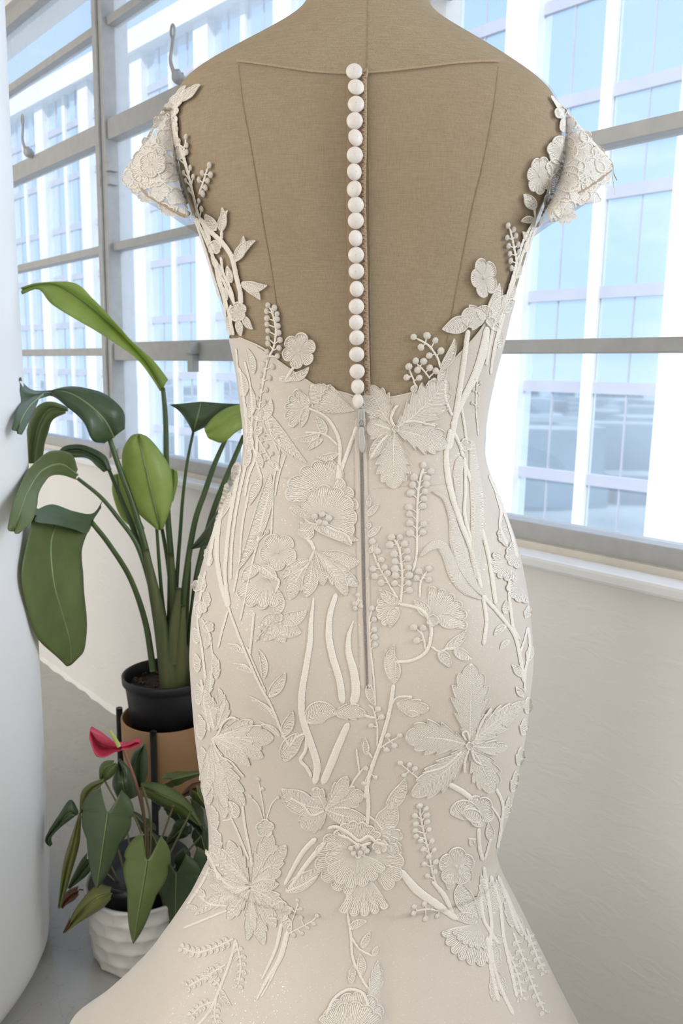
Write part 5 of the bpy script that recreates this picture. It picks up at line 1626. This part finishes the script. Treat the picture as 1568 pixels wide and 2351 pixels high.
for P, w_, dy in [([(334, 1262), (352, 1350), (372, 1450), (392, 1582)], [14, 26, 36, 46], -.06), ([(392, 1270), (396, 1400), (398, 1590)], [14, 28, 44], -.01), ([(432, 1290), (420, 1440), (416, 1590)], [14, 26, 42], .0), ([(462, 1280), (444, 1440), (434, 1590)], [14, 24, 40], .02), ([(410, 1350), (402, 1420), (392, 1520)], [12, 26, 34], -.06), ([(420, 1390), (414, 1480), (408, 1580)], [12, 30, 40], -.05)]:
    stalk(P, YP + dy, w_, bop, SH, 'sheath', 16)

# black nursery pot with soil
np_ = empty('nursery_pot', (pot_c[0], YP, zr_ - 0.15), 'black plastic nursery pot standing inside the tan planter', 'pot')
V, Fc = lathe([(0.0, -0.145), (rp * 0.80, -0.145), (rp * 0.92, -0.03), (rp * 0.93, -0.02), (rp * 0.99, -0.018), (rp * 1.0, 0.0), (rp * 0.97, 0.002), (rp * 0.94, -0.002), (rp * 0.91, -0.04)], 64, (pot_c[0], YP, zr_))
obj('body', V, Fc, M['black_pot'], np_)
V, Fc = lathe([(rp * 0.915, -0.035), (rp * 0.6, -0.030), (0.001, -0.027)], 40, (pot_c[0], YP, zr_))
so = obj('soil', V, Fc, M['soil'], np_)
chip = bpy.data.meshes.new('bark_chip')
ih = [(-1, -.6, -.4), (1, -.5, -.5), (.8, .7, -.4), (-.9, .6, -.5), (-.7, -.4, .5), (.7, -.5, .4), (.6, .5, .6), (-.6, .5, .4)]
chip.from_pydata(ih, [], BOXF); chip.materials.append(M['pebble'])
for k in range(60):
    a = random.uniform(0, 2 * math.pi); r_ = rp * 0.85 * math.sqrt(random.random())
    s_ = random.uniform(0.003, 0.007)
    m4 = Matrix.Translation((pot_c[0] + r_ * math.cos(a), YP + r_ * math.sin(a), zr_ - 0.027)) @ Euler((random.random(), random.random(), random.uniform(0, 6))).to_matrix().to_4x4() @ Matrix.Diagonal((s_, s_, s_, 1))
    child_mesh('bark_chip', chip, m4, so)

# tan planter on its black stand
zpl = at_y(383, 1640, YP)[2]
rpl = rp * 1.03
H_ = zpl - 0.125
pl_ = empty('ceramic_planter', (pot_c[0], YP, 0.125), 'tan ceramic cylinder planter on a black stand', 'planter')
V, Fc = lathe([(0.0, 0.0), (rpl * 0.80, 0.0), (rpl * 0.90, 0.012), (rpl * 0.96, 0.05), (rpl * 1.0, H_ * 0.6), (rpl * 1.01, H_), (rpl * 0.985, H_ + 0.003), (rpl * 0.96, H_), (rpl * 0.95, H_ * 0.6), (rpl * 0.85, 0.02), (0.0, 0.015)], 72, (pot_c[0], YP, 0.125))
obj('body', V, Fc, M['tan_pot'], pl_)
sd_ = empty('plant_stand', (pot_c[0], YP, 0), 'black metal plant stand with upright legs under the tan planter', 'stand')
a0 = -math.pi / 2 - 0.06
for k in range(4):
    a = a0 + k * math.pi / 2
    R_ = rpl * 1.01 + 0.010
    x, y = pot_c[0] + R_ * math.cos(a), YP + R_ * math.sin(a)
    V, Fc = tube([(x, y, zpl + 0.012), (x, y, 0.1), (x, y, 0.0)], 0.0085, 12)
    obj('leg', V, Fc, M['black_metal'], sd_)
for k in range(2):
    a = a0 + k * math.pi / 2
    R_ = rpl * 1.01 + 0.008
    V, Fc = tube([(pot_c[0] + R_ * math.cos(a), YP + R_ * math.sin(a), 0.113 - 0.013 * k), (pot_c[0] - R_ * math.cos(a), YP - R_ * math.sin(a), 0.113 - 0.013 * k)], 0.008, 10)
    obj('cross_bar', V, Fc, M['black_metal'], sd_)

# faceted white pot on the floor, black pot inside, anthurium
fb = at_z(304, 2262, 0.0)
rw = 0.114
wc = np.array([fb[0] - 0.004, fb[1] + rw, 0.0])
zw = 0.0
for it in range(4):
    zw = at_y(312, 2098, wc[1] - rw)[2]
wp = empty('faceted_pot', wc, 'white ceramic pot with a hammered honeycomb surface on the concrete floor', 'pot')
V = []
nr_, nc_ = 48, 120
for i in range(nr_):
    t = i / (nr_ - 1); z = zw * t
    for k in range(nc_):
        a = 2 * math.pi * k / nc_
        row = t * 5.0
        ofs = 0.5 if int(row) % 2 else 0.0
        u = (a / (2 * math.pi) * 14 + ofs) % 1.0 - 0.5
        v = row % 1.0 - 0.5
        dimp = -0.0075 * max(0, 1 - (u / 0.5) ** 2) * max(0, 1 - (v / 0.5) ** 2) if 0.02 < t < 0.98 else -0.002
        r_ = rw * (0.90 + 0.12 * t) + 0.003 + dimp - 0.012 * max(0, 1 - t / 0.06) ** 2
        V.append((wc[0] + r_ * math.cos(a), wc[1] + r_ * math.sin(a), z))
Fc = grid_faces(nr_, nc_, True)
for k2, (rr, zz_) in enumerate([(rw * 1.0, zw + 0.002), (rw * 0.95, zw), (rw * 0.88, 0.02), (0.001, 0.015)]):
    base_ = len(V)
    for k in range(nc_):
        a = 2 * math.pi * k / nc_
        V.append((wc[0] + rr * math.cos(a), wc[1] + rr * math.sin(a), zz_))
    for k in range(nc_):
        Fc.append((base_ - nc_ + k, base_ - nc_ + (k + 1) % nc_, base_ + (k + 1) % nc_, base_ + k))
obj('body', V, Fc, M['white_pot'], wp)
bp2 = empty('nursery_pot', (wc[0], wc[1], 0.02), 'small black nursery pot rising out of the white faceted pot', 'pot')
zb2 = zw + 0.035
V, Fc = lathe([(0.0, 0.02), (rw * 0.62, 0.02), (rw * 0.80, zb2 - 0.02), (rw * 0.86, zb2 - 0.018), (rw * 0.87, zb2), (rw * 0.83, zb2), (rw * 0.80, zb2 - 0.025), (rw * 0.4, zb2 - 0.022), (0.001, zb2 - 0.02)], 56, (wc[0], wc[1], 0))
obj('body', V, Fc, M['black_pot'], bp2)

YQ = float(wc[1])
ant = empty('anthurium', (wc[0], wc[1], zb2 - 0.02), 'anthurium with heart shaped leaves and a red flower in the white pot', 'plant')


def heart(pet, tip, w, y, mat, ty=0.0, side=0.0, name='leaf'):
    """a heart leaf hanging from its petiole point towards the tip; ty = depth of the tip relative to the petiole"""
    p = np.array(pet, float); t = np.array(tip, float); L = np.linalg.norm(t - p); d = (t - p) / L; nn = np.array([-d[1], d[0]])
    us = np.linspace(-0.32, 1, 44); G = []
    for u in us:
        row = []
        if u < 0:
            hw_out = 0.5 * w * math.sqrt(max(0, 1 - (u / 0.335) ** 2)) * 0.5 + 0.25 * w * math.sqrt(max(0, 1 - (u / 0.335) ** 2))
            mid = 0.20 * w * (-u / 0.32) ** 0.8
        else:
            hw_out = 0.5 * w * (1 - u ** 2.1) ** 0.9 * (1 - 0.12 * math.sin(math.pi * u)) * (0.80 + 0.20 * math.sin(math.pi * min(1, u * 2.2 + 0.15)))
            hw_out = max(hw_out, 0.75 * 0.5 * w * (1 - u) ** 2)
            mid = 0
        for v in np.linspace(-1, 1, 16):
            s_ = np.sign(v)
            off = s_ * (mid + (max(hw_out, mid + 0.3) - mid) * (abs(v) - 1 / 15) / (1 - 1 / 15))
            q = p + d * L * u + nn * off
            yy = y + ty * u + 0.014 * math.cos(v * 1.5) * -1 + side * v * 0.03 + 0.02 * u * u
            row.append(at_y(q[0], q[1], yy))
        G.append(row)
    G = np.array(G)
    fc_ = [q for q in grid_faces(44, 16) if not (us[q[0] // 16] < -0.02 and q[0] % 16 == 7)]   # the notch stays open
    o = obj(name, G.reshape(-1, 3), fc_, mat, ant, solid=0.001)
    mid_pts = [at_y(*(p + d * L * u), y + ty * u - 0.0155 + 0.02 * u * u) for u in np.linspace(0, 0.97, 10)]
    obj('midrib', *tube(mid_pts, [0.0012, 0.001, 0.0004], 6), M['rib'], o)
    return o


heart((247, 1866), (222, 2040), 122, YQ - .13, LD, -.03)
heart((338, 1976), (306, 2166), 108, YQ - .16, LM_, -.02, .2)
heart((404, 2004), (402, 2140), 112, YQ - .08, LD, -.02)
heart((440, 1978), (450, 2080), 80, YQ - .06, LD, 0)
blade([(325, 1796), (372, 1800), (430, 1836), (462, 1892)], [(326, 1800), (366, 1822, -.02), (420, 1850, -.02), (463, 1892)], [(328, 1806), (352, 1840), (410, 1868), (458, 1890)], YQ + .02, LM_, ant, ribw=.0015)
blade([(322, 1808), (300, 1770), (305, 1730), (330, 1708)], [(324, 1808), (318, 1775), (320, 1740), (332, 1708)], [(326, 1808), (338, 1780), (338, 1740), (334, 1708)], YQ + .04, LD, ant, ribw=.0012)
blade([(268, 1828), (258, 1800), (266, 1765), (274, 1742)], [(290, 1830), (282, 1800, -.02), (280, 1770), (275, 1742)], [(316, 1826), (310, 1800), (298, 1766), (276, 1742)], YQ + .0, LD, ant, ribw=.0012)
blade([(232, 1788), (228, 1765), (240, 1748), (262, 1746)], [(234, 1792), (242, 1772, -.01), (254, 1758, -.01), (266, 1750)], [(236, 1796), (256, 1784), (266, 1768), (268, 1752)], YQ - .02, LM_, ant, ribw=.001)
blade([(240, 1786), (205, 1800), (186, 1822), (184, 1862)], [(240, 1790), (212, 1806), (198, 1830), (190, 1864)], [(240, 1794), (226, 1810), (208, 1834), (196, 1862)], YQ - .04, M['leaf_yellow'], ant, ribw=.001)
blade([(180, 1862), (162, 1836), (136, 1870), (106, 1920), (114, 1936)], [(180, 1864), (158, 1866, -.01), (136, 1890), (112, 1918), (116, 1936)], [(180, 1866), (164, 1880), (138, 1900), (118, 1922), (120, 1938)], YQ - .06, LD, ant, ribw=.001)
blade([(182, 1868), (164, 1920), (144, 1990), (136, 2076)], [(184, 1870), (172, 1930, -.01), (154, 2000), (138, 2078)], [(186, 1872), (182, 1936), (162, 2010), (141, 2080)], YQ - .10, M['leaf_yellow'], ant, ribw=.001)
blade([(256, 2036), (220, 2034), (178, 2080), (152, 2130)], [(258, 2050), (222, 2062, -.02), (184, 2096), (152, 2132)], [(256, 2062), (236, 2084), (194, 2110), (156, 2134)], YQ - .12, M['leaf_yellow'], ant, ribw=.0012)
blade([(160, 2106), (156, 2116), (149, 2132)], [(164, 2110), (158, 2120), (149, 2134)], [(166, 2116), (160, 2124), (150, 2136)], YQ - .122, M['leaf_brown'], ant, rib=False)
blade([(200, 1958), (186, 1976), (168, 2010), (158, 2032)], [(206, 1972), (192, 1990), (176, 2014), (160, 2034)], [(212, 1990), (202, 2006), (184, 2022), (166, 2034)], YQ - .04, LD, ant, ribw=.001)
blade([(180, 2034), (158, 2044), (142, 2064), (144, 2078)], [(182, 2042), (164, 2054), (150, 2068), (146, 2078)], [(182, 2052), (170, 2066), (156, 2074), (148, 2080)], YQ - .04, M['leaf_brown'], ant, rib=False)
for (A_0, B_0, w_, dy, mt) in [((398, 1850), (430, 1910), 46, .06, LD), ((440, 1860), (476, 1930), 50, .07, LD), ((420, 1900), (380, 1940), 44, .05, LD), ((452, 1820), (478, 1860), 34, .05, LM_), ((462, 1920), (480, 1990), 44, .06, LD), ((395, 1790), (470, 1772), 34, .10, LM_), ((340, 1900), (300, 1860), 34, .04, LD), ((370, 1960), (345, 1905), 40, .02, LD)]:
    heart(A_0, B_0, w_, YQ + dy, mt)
blade([(420, 1818), (440, 1800), (464, 1794)], [(420, 1822), (442, 1812), (466, 1804)], [(422, 1826), (446, 1822), (468, 1812)], YQ + .09, M['leaf_brown'], ant, rib=False)
zs0 = at_y(310, 2080, YQ)
for P, w_ in [([(247, 1866), (262, 1920), (285, 2000), (300, 2080)], 5), ([(338, 1976), (335, 2020), (325, 2080)], 5), ([(404, 2004), (370, 2020), (335, 2080)], 5), ([(440, 1978), (390, 2000), (340, 2080)], 5), ([(326, 1800), (345, 1880), (342, 1980), (320, 2080)], 5), ([(323, 1808), (334, 1900), (330, 2000), (315, 2080)], 4.5),
              ([(288, 1830), (330, 1940), (318, 2080)], 4.5), ([(240, 1790), (290, 1900), (310, 2080)], 4), ([(182, 1866), (240, 1960), (300, 2080)], 4), ([(256, 2050), (285, 2060), (300, 2085)], 5), ([(206, 1975), (260, 2020), (305, 2082)], 4), ([(340, 1880), (338, 1990), (322, 2080)], 4), ([(398, 1850), (360, 1960), (325, 2080)], 4), ([(440, 1860), (390, 1960), (330, 2080)], 4), ([(462, 1920), (400, 1990), (335, 2080)], 4), ([(182, 2042), (240, 2050), (300, 2084)], 3)]:
    stalk(P, YQ - .03, w_, ant, M['petiole'], 'petiole', 8)
stalk([(283, 1718), (300, 1762), (318, 1820), (332, 1890), (336, 1970), (322, 2080)], YQ - .02, 6, ant, M['red_stem'], 'flower_stem', 10)
sp_ = blade([(284, 1704), (268, 1702, -.01), (250, 1694, -.015), (232, 1680, -.01), (210, 1668)], [(284, 1712, .01), (262, 1714, .01), (240, 1712, .015), (222, 1700, .01), (209, 1672)], [(284, 1720), (262, 1728, -.02), (240, 1738, -.03), (220, 1734, -.02), (208, 1700)], YQ - .05, M['spathe'], ant, 'spathe', rib=False)
blade([(282, 1706), (300, 1702), (314, 1695), (323, 1696)], [(282, 1712), (300, 1708, .01), (314, 1702, .01), (324, 1702)], [(282, 1720), (302, 1718, -.01), (316, 1712, -.01), (323, 1708)], YQ - .05, M['spathe'], sp_, 'spathe_lobe', rib=False)
stalk([(274, 1714), (264, 1696), (252, 1676)], YQ - .075, [9, 8, 5], ant, M['spadix'], 'spadix', 12)
